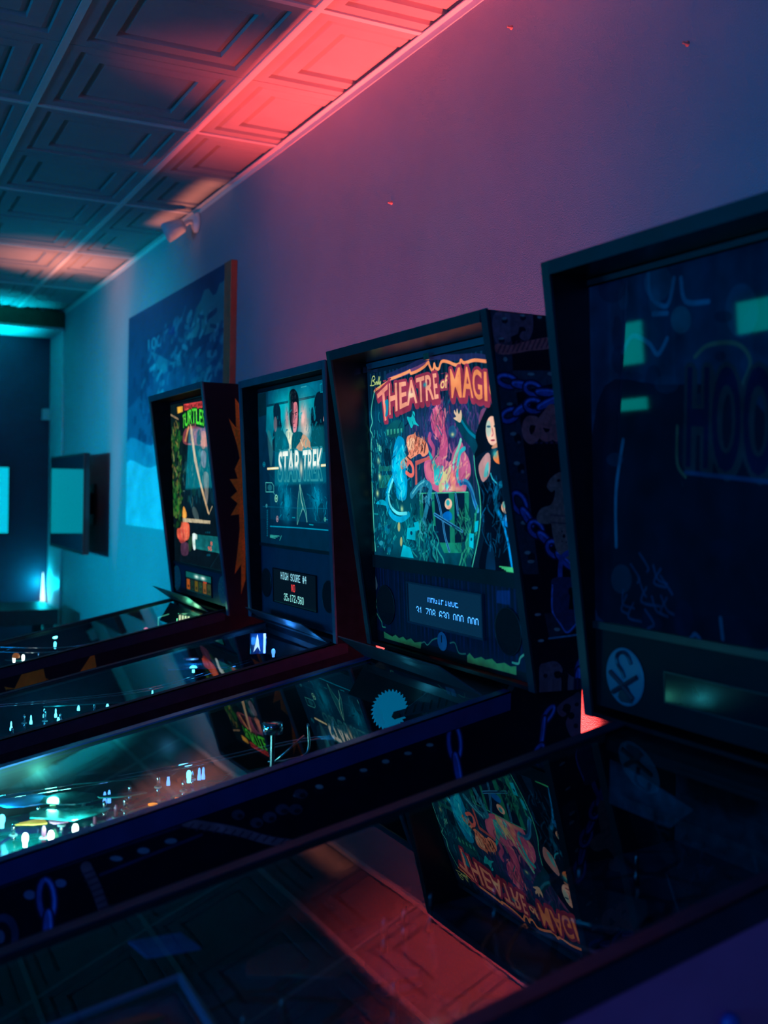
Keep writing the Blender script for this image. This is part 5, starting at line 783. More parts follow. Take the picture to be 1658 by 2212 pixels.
# 5x7 dot-matrix characters
DOT = dict(zip('HIGSCORE#4NM0123567,8AFQU ', (
 '1111111 0001000 0001000 0001000 1111111|0000000 1000001 1111111 1000001 0000000|0111110 1000001 1000001 1010001 1110010|0100110 1001001 1001001 1001001 0110010|0111110 1000001 1000001 1000001 0100010|0111110 1000001 1000001 1000001 0111110|1111111 0001001 0011001 0101001 1000110|1111111 1001001 1001001 1001001 1000001|0010100 1111111 0010100 1111111 0010100|0001100 0001010 0001001 1111111 0001000|1111111 0000010 0001100 0010000 1111111|1111111 0000010 0001100 0000010 1111111|0111110 1000001 1000001 1000001 0111110|0000000 1000010 1111111 1000000 0000000|1100010 1010001 1001001 1001001 1000110|0100010 1000001 1001001 1001001 0110110|0100111 1000101 1000101 1000101 0111001|0111110 1001001 1001001 1001001 0110010|0000001 1110001 0001001 0000101 0000011|0000000 1010000 0110000 0000000 0000000|0110110 1001001 1001001 1001001 0110110|1111110 0001001 0001001 0001001 1111110|1111111 0001001 0001001 0001001 0000001|0111110 1000001 1010001 0100001 1011110|0111111 1000000 1000000 1000000 0111111|0000000 0000000 0000000 0000000 0000000').split('|')))
DOT = {k: [c[::-1] for c in v.split()] for k, v in DOT.items()}
def dot_display(name, cols, rows, lines, bg, off, cell=6):
    c = Canvas(cols * cell, rows * cell, bg, 1)
    Y, X = np.mgrid[0:cell, 0:cell]; disc = np.clip((cell * 0.44 - np.hypot(X - cell / 2 + 0.5, Y - cell / 2 + 0.5)) + 0.5, 0, 1).astype(np.float32)
    tile = np.tile(disc, (rows, cols)); c.blend(0, 0, c.W, c.H, tile, off)
    for text, col, row, x0, r0, r1 in lines:
        for i, ch in enumerate(text):
            for cx, colbits in enumerate(DOT[ch]):
                for r in range(r0, r1):     # bit 0 is the top row
                    if colbits[r] == '1':
                        px, py = (x0 + i * 6 + cx) * cell, (rows - 1 - (row + r)) * cell
                        if 0 <= px < c.W and 0 <= py < c.H: c.blend(px, py, px + cell, py + cell, disc, col)
    return c.image(name)
# ---------------------------------------------------------------- lit panels of the room
M_cyan = pm('cyan_screen', (0.0, 0.02, 0.03), 0.2, emit=(0.0, 0.56, 0.74), estr=1.0)
M_teal = pm('teal_screen', (0.0, 0.02, 0.03), 0.2, emit=(0.0, 0.45, 0.42), estr=5.0, var=0.3, scale=8)
def wall_panel(name, lab, axis, at, a0, a1, z0, z1, mat, cat='screen'):
    """a flat lit panel hung on a wall: axis 'x' hangs on the far wall, 'y' on the left wall"""
    e = empty(name, (at, (a0 + a1) / 2, z0) if axis == 'x' else ((a0 + a1) / 2, at, z0)); tag(e, lab, cat, 'lit panels on the far walls')
    hw, h = (a1 - a0) / 2, z1 - z0
    if axis == 'x':
        obj('casing', box(B(), -0.03, 0, -hw - 0.012, hw + 0.012, -0.012, h + 0.012), M_black, e); obj('picture', box(B(), -0.034, -0.0305, -hw, hw, 0, h), mat, e)
    else:
        obj('casing', box(B(), -hw - 0.012, hw + 0.012, -0.03, 0, -0.012, h + 0.012), M_black, e); obj('picture', box(B(), -hw, hw, -0.034, -0.0305, 0, h), mat, e)
    return e
wall_panel('wall_screen', 'bright cyan panel on the dark far wall, cut by the left picture edge', 'x', XF, -1.262, -0.45, 1.20, 1.745, M_cyan)
wall_panel('wall_screen', 'cyan panel on the far wall, mirrored in the green-lettered backglass', 'x', XF, 0.29, 1.6, 1.455, 1.99, M_cyan)
wall_panel('wall_screen', 'teal panel on the left wall, mirrored in the unlit backglass at its left', 'y', 4.5, 7.96, 8.56, 2.29, 2.68, M_teal)
wall_panel('wall_screen', 'thin teal strip on the left wall, mirrored low in the unlit backglass', 'y', 4.5, 7.94, 8.56, 1.86, 1.97, M_teal)
wall_panel('wall_screen', 'teal panel on the left wall, mirrored at the right of the unlit backglass', 'y', 4.5, 6.0, 6.77, 2.40, 2.66, M_teal)
sheet('screen', pm('dark_screen', (0.010, 0.03, 0.045), 0.02, var=0.05, spec=0.9), tv, ((-0.598, -0.0035, 0.016), (1, 0, 0), (0, 0, 1)), 1.196, 0.632, 0.003)

# mural
mu = sheet('wall_mural', img_mat('mural_print', art('mural'), base=1.15, rough=0.7, spec=0.2), None, ((6.72, -WALL + 0.01, 1.36), (-1, 0, 0), (0, 0, 1)), 1.92, 1.27, 0.009)
tag(mu, 'large teal printed mural of clouds and rooftops on the wall', 'mural')

# ---------------------------------------------------------------- the four machines
M_vinyl = pm('black_vinyl', (0.008, 0.008, 0.014), 0.32, var=0.3, scale=30)
M_edge = pm('edge_plastic', (0.02, 0.035, 0.05), 0.3, var=0.15)
M_edge2 = pm('edge_plastic_slate', (0.06, 0.12, 0.17), 0.35, var=0.15)
MT = machine('pinball machine with a lit stage-magic backglass and chains painted on its side', 2.047, 1.048, 1.911, 1.205, 0.125, 0.29, 1.193, (0.098, 1.873, 0.065), M_rail_blue, M_vinyl, M_edge)
M_matte = pm('matte_black_side', (0.008, 0.010, 0.016), 0.85, var=0.3, scale=30, spec=0.1)
MS = machine('pinball machine with a cyan space-crew backglass and HIGH SCORE display', 3.116, 1.195, 1.939, 1.155, 0.05, 0.21, 1.150, (0.059, 1.904, 0.04), M_rail_black, M_matte, M_edge2)
MN = machine('farthest pinball machine, green-lettered backglass and orange starburst side', 3.987, 1.115, 1.949, 1.14, 0.11, 0.29, 1.150, (0.083, 1.92, 0.045), M_rail_black, M_matte, M_edge2)
MH = machine('nearest pinball machine, unlit and dark, with a hook emblem', 1.148, 1.044, 1.96, 1.20, 0.11, 0.29, 1.204, (0.082, 1.927, 0.05), M_rail_black, M_vinyl, M_edge, gmat=M_pglass_wavy, shield=False)
IW = MT.iw
M_bezel = pm('clear_bezel', (0.05, 0.10, 0.13), 0.1, var=0.1, spec=0.8)

def onpanel(name, bm, mat, m, x, z, off=0.001, parent=None, smooth=False):
    """put a shape drawn in (right, up, out) space on the slanted panel of a machine"""
    o, r, u = m.frame(x, z); n = r.cross(u)
    o = o + n * off
    M = Matrix(((r.x, u.x, n.x, o.x), (r.y, u.y, n.y, o.y), (r.z, u.z, n.z, o.z), (0, 0, 0, 1)))
    bmesh.ops.transform(bm, matrix=M, verts=bm.verts[:])
    return obj(name, bm, mat, parent or m.root, smooth)
def frame_bm(w, h, t, d):
    bm = B(); box(bm, -w / 2, w / 2, -h / 2 - t, -h / 2, 0, d); box(bm, -w / 2, w / 2, h / 2, h / 2 + t, 0, d)
    box(bm, -w / 2 - t, -w / 2, -h / 2 - t, h / 2 + t, 0, d); box(bm, w / 2, w / 2 + t, -h / 2 - t, h / 2 + t, 0, d)
    return bm
def plane_uv(w, h, d=0.002):
    bm = B(); uvl = bm.loops.layers.uv.new('UVMap')
    v = [bm.verts.new(p) for p in ((-w / 2, -h / 2, d), (w / 2, -h / 2, d), (w / 2, h / 2, d), (-w / 2, h / 2, d))]
    f = bm.faces.new(v)
    for l, uv in zip(f.loops, ((0, 0), (1, 0), (1, 1), (0, 1))): l[uvl].uv = uv
    b = [bm.verts.new((p.co.x, p.co.y, 0)) for p in v]
    bm.faces.new(b[::-1])
    for i in range(4): bm.faces.new((v[(i + 1) % 4], v[i], b[i], b[(i + 1) % 4]))
    return bm
def speaker(m, sp, x, z, r, parent):
    s = onpanel('speaker', lathe(B(), [(0, -0.004), (r * 0.96, -0.001), (r, 0.0008), (r * 0.98, 0.0012), (0, 0.0006)][::1], 32), M_cloth, m, x, z, 0.0012, parent)
    onpanel('speaker_ring', tube(B(), [(r * math.cos(k * PI / 16), r * math.sin(k * PI / 16), 0) for k in range(32)], 0.0012, 6, True), M_trim, m, x, z, 0.002, s)
    return s
def lit_front(m, key, z0, z1, pkey, pz0, pz1, top, estr, base=0.25, pbase=1.0, head=None):
    bg = sheet('backglass', img_mat('print_glass_' + key, art(key), estr, base, 0.03, 0.5), m.root, m.frame(-IW, z0), 2 * IW, z1 - z0)
    sp = sheet('speaker_panel', img_mat('print_panel_' + pkey, art(pkey), 0, pbase, 0.45, 0.4), m.root, m.frame(-IW, pz0), 2 * IW, pz1 - pz0)
    onpanel('glass_lift_channel', box(B(), -IW, IW, 0, z0 - pz1, -0.004, 0.006), M_trim, m, 0, pz1, 0, bg)
    onpanel('head_strip', box(B(), -IW, IW, 0.002, top - 0.022 - z1, -0.004, 0.002), head or M_trim, m, 0, z1, 0, bg)
    return bg, sp
def sx(s): return -IW + s * 2 * IW

# --- stage-magic machine
bg, sp = lit_front(MT, 'tomg', 1.425, 1.873, 'toms', 1.215, 1.395, 1.911, 0.95, pbase=3.0, head=pm('head_plastic', (0.06, 0.15, 0.19), 0.4))
for x in (-0.325, -0.02): onpanel('glass_clip', box(B(), -0.012, 0.012, -0.006, 0.008, 0, 0.012), M_steel, MT, x, 1.872, 0.002, bg)
zc = 1.215 + 0.615 * 0.18
img = dot_display('dots_magic', 128, 32, [('MAGIFIQUE', (60, 150, 255), 6, 36, 3, 7), ('31 708 630 000 000', (70, 165, 255), 18, 14, 0, 5)], (1, 14, 28), (2, 22, 40))
dd = onpanel('dot_display', plane_uv(0.322, 0.088), img_mat('dots_magic', img, 3.4, 0.0, 0.05), MT, sx(0.494), zc, 0.001, sp)
onpanel('display_bezel', frame_bm(0.322, 0.088, 0.004, 0.006), M_bezel, MT, sx(0.494), zc, 0.001, sp)
for s in (0.079, 0.862): speaker(MT, sp, sx(s), 1.215 + 0.51 * 0.18, 0.047, sp)
M_dial = pm('pale_dial', (0.20, 0.30, 0.45), 0.5, var=0.15, scale=60)
ck = onpanel('painted_clock', lathe(B(), [(0, 0), (0.019, 0), (0.021, 0.001), (0.019, 0.002), (0, 0.002)], 24), M_dial, MT, sx(0.473), 1.215 + 0.21 * 0.18, 0.0005, sp)
onpanel('clock_hand', box(B(), -0.0012, 0.0012, -0.002, 0.014, 0.0022, 0.003), M_black, MT, sx(0.473), 1.215 + 0.21 * 0.18, 0.0005, sp)
M_tomside = img_mat('print_magic_side', art('tomside'), 0, 3.2, 0.4, 0.4)
prof = [(0, 1.911), (0.125, 1.225), (0.29, 1.225), (0.29, 1.911)]
def side_decal(name, m, mat, poly, x, rect, parent):
    bm = B(); uvl = bm.loops.layers.uv.new('UVMap')
    f = bm.faces.new([bm.verts.new((x, p[0], p[1])) for p in poly])
    f.normal_update()
    if f.normal.x < 0: f.normal_flip()
    for l in f.loops: l[uvl].uv = ((l.vert.co.y - rect[0]) / (rect[1] - rect[0]), (l.vert.co.z - rect[2]) / (rect[3] - rect[2]))
    bmesh.ops.solidify(bm, geom=bm.faces[:], thickness=0.0006)
    return obj(name, bm, mat, parent)
side_decal('side_print', MT, M_tomside, [(0.002, 1.909), (0.29, 1.909), (0.29, 1.206), (0.126, 1.206)], 0.3612, (0, 0.29, 1.225, 1.911), MT.backbox)
def cab_decal(m, mat, z0, z1, zb):
    f = m.front; rl = m.rail
    side_decal('side_print', m, mat, [(f + 0.002, rl(f) - 0.395), (0.288, rl(f) - 0.395), (0.288, zb - 0.001), (0.131, zb - 0.001), (0.12, rl(0.12) - 0.036), (f + 0.002, rl(f) - 0.036)], 0.2808, (-1.02, 0.29, z0, z1), m.cabinet)
cab_decal(MT, img_mat('print_magic_cabinet', art('tomcab'), 0, 2.8, 0.42, 0.4), 0.55, 1.23, 1.205)

# --- space-crew machine
bg, sp = lit_front(MS, 'stg', 1.405, 1.904, 'sts', 1.165, 1.395, 1.939, 0.95, pbase=1.3)
zc = 1.18 + 0.43 * 0.215
img = dot_display('dots_score', 128, 32, [('HIGH SCORE #4', (150, 225, 245), 2, 24, 0, 7), ('NO', (255, 70, 70), 12, 56, 0, 7), ('35,172,560', (150, 240, 235), 22, 33, 0, 7)], (1, 8, 16), (2, 12, 22))
onpanel('dot_display', plane_uv(0.355, 0.106), img_mat('dots_score', img, 2.0, 0.0, 0.05), MS, sx(0.435), zc, 0.001, sp)
onpanel('display_bezel', frame_bm(0.355, 0.106, 0.003, 0.004), M_blackgloss, MS, sx(0.435), zc, 0.001, sp)
for s in (0.07, 0.826): speaker(MS, sp, sx(s), zc, 0.047, sp)
onpanel('panel_lip', box(B(), -IW, IW, 0, 0.006, 0, 0.006), M_edge2, MS, 0, 1.166, 0.001, sp)

# --- green-lettered machine
bg, sp = lit_front(MN, 'tg', 1.29, 1.92, 'ts', 1.165, 1.28, 1.949, 0.95, pbase=1.3)
zc = 1.165 + 0.5 * 0.115
M_shell = pm('shell_disc', (0.08, 0.17, 0.22), 0.5, var=0.1)
M_shell_line = pm('shell_line', (0.30, 0.42, 0.24), 0.5, var=0.1)
for s in (0.05, 0.907):
    k0 = onpanel('speaker', lathe(B(), [(0, 0), (0.049, 0), (0.050, 0.001), (0.049, 0.002), (0, 0.002)], 32), M_shell, MN, sx(s), zc, 0.0005, sp)
    bm = B(); hexes = [(0, 0)] + [(0.021 * math.cos(PI / 6 + k * PI / 3), 0.021 * math.sin(PI / 6 + k * PI / 3)) for k in range(6)]
    for hx, hy in hexes: tube(bm, [(hx + 0.012 * math.cos(k * PI / 3), hy + 0.012 * math.sin(k * PI / 3), 0) for k in range(6)], 0.0009, 4, True)
    for k in range(12): tube(bm, [(0.034 * math.cos(k * PI / 6), 0.034 * math.sin(k * PI / 6), 0), (0.048 * math.cos(k * PI / 6), 0.048 * math.sin(k * PI / 6), 0)], 0.0009, 4)
    tube(bm, [(0.049 * math.cos(k * PI / 16), 0.049 * math.sin(k * PI / 16), 0) for k in range(32)], 0.0012, 4, True)
    onpanel('shell_grille', bm, M_shell_line, MN, sx(s), zc, 0.003, sp)
img_c = Canvas(260, 60, (8, 26, 30))
img_c.run([('P', (10, 90, 90), [(0, 690), (1000, 690), (1000, 1000), (0, 1000)], 0, 1), ('G', (230, 255, 240), (430, 830), 100, 110, 1), ('G', (235, 255, 245), (680, 830), 110, 110, 1)])
for k, c in enumerate(((200, 90, 20), (20, 50, 40), (110, 90, 20), (40, 70, 40), (150, 90, 30), (60, 70, 30))):
    img_c.run([('P', c, [(25 + k * 163, 60), (150 + k * 163, 60), (150 + k * 163, 600), (25 + k * 163, 600)], 0, 0.8), ('P', (14, 20, 20), [(60 + k * 163, 150), (120 + k * 163, 150), (120 + k * 163, 300), (60 + k * 163, 300)], 0, 0.7)])
img_c.run([('P', (200, 60, 40), [(690, 600), (820, 600), (820, 680), (690, 680)], 0, 0.9)])
onpanel('mode_window', plane_uv(0.325, 0.073), img_mat('mode_window', img_c.image('mode_window'), 1.0, 0.0, 0.08), MN, sx(0.477), zc, 0.001, sp)
onpanel('display_bezel', frame_bm(0.325, 0.073, 0.003, 0.004), M_blackgloss, MN, sx(0.477), zc, 0.001, sp)
side_decal('side_print', MN, img_mat('print_burst_side', art('tside'), 0, 3.0, 0.7, 0.15), [(0.002, 1.947), (0.29, 1.947), (0.29, 1.146), (0.111, 1.146)], 0.3612, (0, 0.29, 1.145, 1.949), MN.backbox)
cab_decal(MN, img_mat('print_burst_cabinet', art('tcab'), 0, 2.5, 0.7, 0.15), 0.50, 1.16, 1.145)

# --- unlit machine
bg = sheet('backglass', img_mat('print_glass_hg', art('hg'), 0, 1.5, 0.03, 0.5), MH.root, MH.frame(-IW, 1.364), 2 * IW, 1.927 - 1.364)
sp = sheet('speaker_panel', img_mat('print_panel_hs', art('hs'), 0, 0.6, 0.6, 0.2), MH.root, MH.frame(-IW, 1.22), 2 * IW, 0.132)
onpanel('glass_lift_channel', box(B(), -IW, IW, 0, 0.012, -0.004, 0.006), M_trim, MH, 0, 1.352, 0, bg)
onpanel('head_strip', box(B(), -IW, IW, 0.002, 0.011, -0.004, 0.004), M_trim, MH, 0, 1.927, 0, bg)
zc, xc = 1.22 + 0.45 * 0.132, sx(0.112)
em = onpanel('hook_emblem', lathe(B(), [(0, 0), (0.046, 0), (0.048, 0.001), (0.046, 0.002), (0, 0.002)], 40), pm('emblem_teal', (0.03, 0.17, 0.24), 0.4, var=0.08), MH, xc, zc, 0.0005, sp)
def ep(s, t): return ((s - 0.112) * 0.684, (t - 0.45) * 0.132, 0.003)
M_hookline = pm('emblem_dark', (0.008, 0.02, 0.04), 0.4); M_hookred = pm('emblem_red', (0.09, 0.035, 0.05), 0.4)
hk = catmull([ep(*p)[:2] for p in ((0.140, 0.63), (0.128, 0.73), (0.108, 0.76), (0.088, 0.70), (0.090, 0.60), (0.106, 0.52), (0.114, 0.44))], False)
onpanel('hook_mark', tube(B(), [(p[0], p[1], 0.0028) for p in hk], 0.0035, 6), M_hookline, MH, xc, zc, 0.0005, em)
onpanel('hook_mark', tube(B(), [ep(0.071, 0.231), ep(0.116, 0.36), ep(0.161, 0.489)], 0.0045, 6), M_hookred, MH, xc, zc, 0.0005, em)
onpanel('hook_mark', tube(B(), [ep(0.061, 0.481), ep(0.10, 0.37), ep(0.146, 0.20)], 0.0045, 6), M_hookred, MH, xc, zc, 0.0005, em)
onpanel('hook_mark', prism(B(), [ep(*p)[:2] for p in ((0.098, 0.33), (0.126, 0.34), (0.146, 0.20), (0.14, 0.14), (0.10, 0.13), (0.088, 0.18))], 'z', 0.002, 0.003), M_hookline, MH, xc, zc, 0.0005, em)
onpanel('dot_display', plane_uv(0.325, 0.046), pm('dead_display', (0.004, 0.012, 0.018), 0.12, spec=0.25), MH, sx(0.494), zc, 0.001, sp)
onpanel('display_bezel', frame_bm(0.325, 0.046, 0.002, 0.003), M_trim, MH, sx(0.494), zc, 0.001, sp)
for s in (0.885,): speaker(MH, sp, sx(s), zc, 0.047, sp)
M_hookside = pm('violet_side', (0.75, 0.12, 0.34), 0.35, var=0.2, scale=6)
side_decal('side_print', MH, M_hookside, [(MH.front + 0.002, MH.rail(MH.front) - 0.395), (0.288, MH.rail(MH.front) - 0.395), (0.288, 1.199), (0.131, 1.199), (0.12, MH.rail(0.12) - 0.036), (MH.front + 0.002, MH.rail(MH.front) - 0.036)], 0.2808, (-1.02, 0.29, 0.5, 1.2), MH.cabinet)
obj('side_bolt', lathe(B(), [(0, 0), (0.011, 0), (0.011, 0.006), (0.006, 0.012), (0, 0.013)], 16, (0.2815, -0.185, 1.012), Matrix.Rotation(PI / 2, 4, 'Y')), pm('blue_button', (0.05, 0.09, 0.5), 0.3), MH.cabinet, True)
# ---------------------------------------------------------------- playfields and what stands on them
def pf_mat(name, a, b, c):
    m = bpy.data.materials.new(name); m.use_nodes = True
    nt = m.node_tree; bs = nt.nodes['Principled BSDF']
    tc = nt.nodes.new('ShaderNodeTexCoord')
    v = nt.nodes.new('ShaderNodeTexVoronoi'); v.inputs['Scale'].default_value = 11
    n = nt.nodes.new('ShaderNodeTexNoise'); n.inputs['Scale'].default_value = 7; n.inputs['Detail'].default_value = 5
    nt.links.new(tc.outputs['Object'], v.inputs['Vector']); nt.links.new(tc.outputs['Object'], n.inputs['Vector'])
    r = nt.nodes.new('ShaderNodeValToRGB'); r.color_ramp.interpolation = 'EASE'
    r.color_ramp.elements[0].position = 0.38; r.color_ramp.elements[0].color = a + (1,)
    r.color_ramp.elements[1].position = 0.62; r.color_ramp.elements[1].color = b + (1,)
    nt.links.new(n.outputs['Fac'], r.inputs['Fac'])
    r2 = nt.nodes.new('ShaderNodeValToRGB'); r2.color_ramp.elements[0].position = 0.03; r2.color_ramp.elements[1].position = 0.08
    r2.color_ramp.elements[0].color = (1, 1, 1, 1); r2.color_ramp.elements[1].color = (0, 0, 0, 1)
    v.feature = 'DISTANCE_TO_EDGE'; nt.links.new(v.outputs['Distance'], r2.inputs['Fac'])
    mx = nt.nodes.new('ShaderNodeMixRGB'); mx.inputs[2].default_value = c + (1,)
    nt.links.new(r2.outputs['Color'], mx.inputs[0]); nt.links.new(r.outputs['Color'], mx.inputs[1])
    nt.links.new(mx.outputs['Color'], bs.inputs['Base Color'])
    bs.inputs['Roughness'].default_value = 0.18; bs.inputs['Coat Weight'].default_value = 0.5
    return m
def glow(name, col, s): return pm(name, tuple(min(1, c * 0.8) for c in col), 0.3, var=0.02, emit=col, estr=s)
G_white, G_cyan, G_green = glow('bulb_white', (0.85, 1.0, 0.9), 7), glow('bulb_cyan', (0.1, 0.75, 1.0), 5), glow('bulb_green', (0.2, 1.0, 0.5), 2.5)
G_orange, G_pink, G_blue = glow('lit_orange', (1.0, 0.32, 0.04), 1.4), glow('lit_pink', (1.0, 0.22, 0.35), 1.2), glow('lit_blue', (0.1, 0.35, 1.0), 2.2)
G_yellow = glow('lit_yellow', (0.8, 0.9, 0.25), 1.0)
M_rubber = pm('white_rubber', (0.55, 0.6, 0.6), 0.6, var=0.1); M_rubberk = pm('black_rubber', (0.02, 0.02, 0.02), 0.7)
M_chrome = pm('chrome', (0.8, 0.82, 0.85), 0.06, metal=1.0, var=0.03)
M_plteal = pm('teal_plastic', (0.02, 0.22, 0.22), 0.2, var=0.5, scale=40, coat=0.4)
M_plpink = pm('pink_plastic', (0.6, 0.12, 0.22), 0.25, var=0.3, scale=40)
M_pldark = pm('dark_plastic', (0.01, 0.05, 0.07), 0.2, var=0.4, scale=40, coat=0.4)
M_plblue = pm('blue_plastic', (0.03, 0.18, 0.5), 0.15, var=0.3, scale=30, coat=0.4)
M_orpl = pm('orange_plastic', (0.9, 0.3, 0.05), 0.3, var=0.3, scale=40, emit=(1.0, 0.3, 0.05), estr=0.35)

def field(m, mat, back_mat):
    a, b = m.front + 0.05, 0.25
    obj('playfield', prism(B(), [(a, m.pf(a)), (b, m.pf(b)), (b, m.pf(b) - 0.012), (a, m.pf(a) - 0.012)], 'x', -0.26, 0.26), mat, m.root)
    obj('back_board', box(B(), -0.26, 0.26, 0.222, 0.232, m.pf(0.22), m.rail(0.075) - 0.03), back_mat, m.root)
    ap = obj('apron', prism(B(), [(a - 0.02, m.pf(a) + 0.05), (a + 0.13, m.pf(a + 0.13) + 0.022), (a + 0.13, m.pf(a + 0.13)), (a - 0.02, m.pf(a))], 'x', -0.255, 0.255), M_pldark, m.root)
    for s in (-1, 1): obj('instruction_card', prism(B(), [(a + 0.01, m.pf(a + 0.01) + 0.047), (a + 0.09, m.pf(a + 0.09) + 0.032), (a + 0.09, m.pf(a + 0.09) + 0.031), (a + 0.01, m.pf(a + 0.01) + 0.046)], 'x', *sorted((s * 0.09, s * 0.22))), M_rubber, ap)
    for s in (-1, 1):
        bm = tube(B(), [(s * 0.095, a + 0.17, 0.0), (s * 0.03, a + 0.145, 0.0)], [0.011, 0.007], 12)
        bmesh.ops.translate(bm, vec=(0, 0, m.pf(a + 0.16) + 0.02), verts=bm.verts[:])
        obj('flipper', bm, M_rubber, m.root, True)
def post(m, lx, ly, h=0.028, mat=None, ring=True):
    z = m.pf(ly)
    p = obj('post', lathe(B(), [(0, 0), (0.004, 0), (0.004, h * 0.35), (0.0028, h * 0.4), (0.0028, h * 0.6), (0.004, h * 0.65), (0.004, h), (0.002, h + 0.006), (0, h + 0.006)], 10, (lx, ly, z)), mat or M_chrome, m.root, True)
    if ring: obj('rubber_ring', tube(B(), [(lx + 0.006 * math.cos(k * PI / 6), ly + 0.006 * math.sin(k * PI / 6), z + h * 0.5) for k in range(12)], 0.0025, 6, True), M_rubber, p, True)
    return p
def bulb(m, lx, ly, z, mat, r=0.006, light=None):
    b = obj('bulb', lathe(B(), [(0, -0.014), (0.004, -0.013), (0.004, -0.006), (r, 0), (r, 0.007), (r * 0.6, 0.012), (0, 0.0135)], 12, (lx, ly, z)), mat, m.root, True)
    if light:
        d = bpy.data.lights.new('bulb_light', 'POINT'); d.color = light[0]; d.energy = light[1]; d.shadow_soft_size = 0.012
        o = bpy.data.objects.new('bulb_light', d); C.objects.link(o); o.parent = m.root; o.location = (lx, ly, z + 0.03)
    return b
def plastic(m, pts, z, mat, name='plastic_shield', th=0.0025): return obj(name, prism(B(), pts, 'z', z, z + th), mat, m.root)
def wire(m, pts, r=0.0022, mat=None, name='wire_rail'):
    q = catmull(np.array(pts, float), False, 6); return obj(name, tube(B(), [tuple(p) for p in q], r, 6), mat or M_chrome, m.root, True)
def insert(m, lx, ly, r, mat): return obj('light_insert', lathe(B(), [(0, 0), (r, 0), (r, 0.0012), (0, 0.0014)], 18, (lx, ly, m.pf(ly))), mat, m.root)
def blob(cx, cy, rx, ry, n=9, rnd=0.25):
    return [(cx + rx * (1 + random.uniform(-rnd, rnd)) * math.cos(k * 2 * PI / n), cy + ry * (1 + random.uniform(-rnd, rnd)) * math.sin(k * 2 * PI / n)) for k in range(n)]

# --- stage-magic machine: lit lower left, saw blade high at the back
field(MT, pf_mat('magic_playfield', (0.0, 0.14, 0.15), (0.01, 0.30, 0.27), (0.10, 0.04, 0.16)), M_pldark)
P3 = lambda ly: MT.pf(ly) + 0.03
for lx, ly in ((-0.025, -0.734), (-0.008, -0.691), (-0.019, -0.645)): bulb(MT, lx, ly, MT.pf(ly) + 0.022, G_white, 0.006, ((0.2, 1.0, 0.9), 0.5))
for lx, ly, mt_ in ((-0.03, -0.70, M_plpink), (-0.05, -0.602, M_plpink), (-0.075, -0.66, None), (-0.09, -0.746, None), (0.05, -0.62, None), (-0.1, -0.533, None), (-0.126, -0.568, None), (-0.06, -0.56, M_plpink), (0.03, -0.79, None), (-0.16, -0.69, None), (-0.17, -0.60, None), (-0.2, -0.5, None), (-0.02, -0.47, None), (-0.19, -0.79, None), (-0.22, -0.36, None), (-0.15, -0.40, None), (-0.20, -0.44, None)):
    post(MT, lx, ly, random.uniform(0.028, 0.045), mt_)
plastic(MT, blob(-0.07, -0.65, 0.05, 0.07), P3(-0.65) + 0.012, M_plteal); plastic(MT, blob(-0.14, -0.63, 0.05, 0.05), P3(-0.63) + 0.016, M_pldark)
plastic(MT, blob(-0.10, -0.54, 0.012, 0.045), P3(-0.54) + 0.016, M_plteal); plastic(MT, blob(-0.19, -0.72, 0.05, 0.06), P3(-0.72) + 0.02, M_plblue)
plastic(MT, blob(-0.07, -0.714, 0.016, 0.03, rnd=0.4), P3(-0.714) + 0.006, M_orpl); plastic(MT, blob(-0.04, -0.672, 0.014, 0.02), P3(-0.672) + 0.008, M_plpink)
plastic(MT, [(-0.24, -0.60), (-0.18, -0.62), (-0.17, -0.42), (-0.23, -0.38)], P3(-0.5) + 0.022, M_pldark)
for lx, ly, r, mm in ((-0.15, -0.464, 0.010, G_orange), (-0.151, -0.388, 0.010, G_orange), (-0.158, -0.41, 0.006, G_orange), (-0.099, -0.507, 0.009, G_yellow), (-0.06, -0.45, 0.009, G_yellow), (0.0, -0.55, 0.008, G_green), (-0.05, -0.83, 0.012, G_cyan), (0.05, -0.72, 0.010, G_green)): insert(MT, lx, ly, r, mm)
for lx, ly in ((-0.20, -0.351), (-0.20, -0.342), (-0.205, -0.417), (-0.16, -0.56), (-0.165, -0.55)): bulb(MT, lx, ly, MT.pf(ly) + 0.03, G_blue, 0.0028)
bulb(MT, -0.14, -0.76, MT.pf(-0.76) + 0.03, G_cyan, 0.006, ((0.05, 0.8, 0.95), 0.5)); bulb(MT, -0.17, -0.66, MT.pf(-0.66) + 0.03, G_green, 0.006, ((0.1, 0.9, 0.65), 0.45))
bulb(MT, -0.18, -0.38, MT.pf(-0.38) + 0.035, G_cyan, 0.005, ((0.1, 0.5, 1.0), 0.05))
wire(MT, [(-0.24, -0.80, 0.95), (-0.22, -0.62, 0.965), (-0.20, -0.45, 0.985), (-0.2, -0.3, 1.0), (-0.16, -0.15, 1.03), (-0.1, -0.02, 1.05)]); wire(MT, [(-0.215, -0.80, 0.95), (-0.195, -0.62, 0.965), (-0.175, -0.45, 0.985), (-0.175, -0.3, 1.0), (-0.14, -0.15, 1.03), (-0.08, -0.02, 1.05)])
dr = obj('chrome_drum', lathe(B(), [(0, 0), (0.022, 0), (0.022, 0.022), (0.018, 0.024), (0, 0.024)], 28, (-0.05, -0.243, 1.076)), M_chrome, MT.root, True)
obj('drum_stem', lathe(B(), [(0.005, -0.10), (0.005, 0.0)], 10, (-0.05, -0.243, 1.076)), M_darksteel, dr)
for a in ([(-0.05, -0.165, 1.09), (-0.05, -0.165, 1.03), (-0.06, -0.21, 1.015), (-0.08, -0.24, 1.01)], [(-0.07, -0.10, 1.09), (-0.07, -0.10, 0.99)], [(-0.03, -0.18, 1.07), (-0.04, -0.24, 1.02)]): wire(MT, a, 0.0028, M_steel, 'metal_guide')
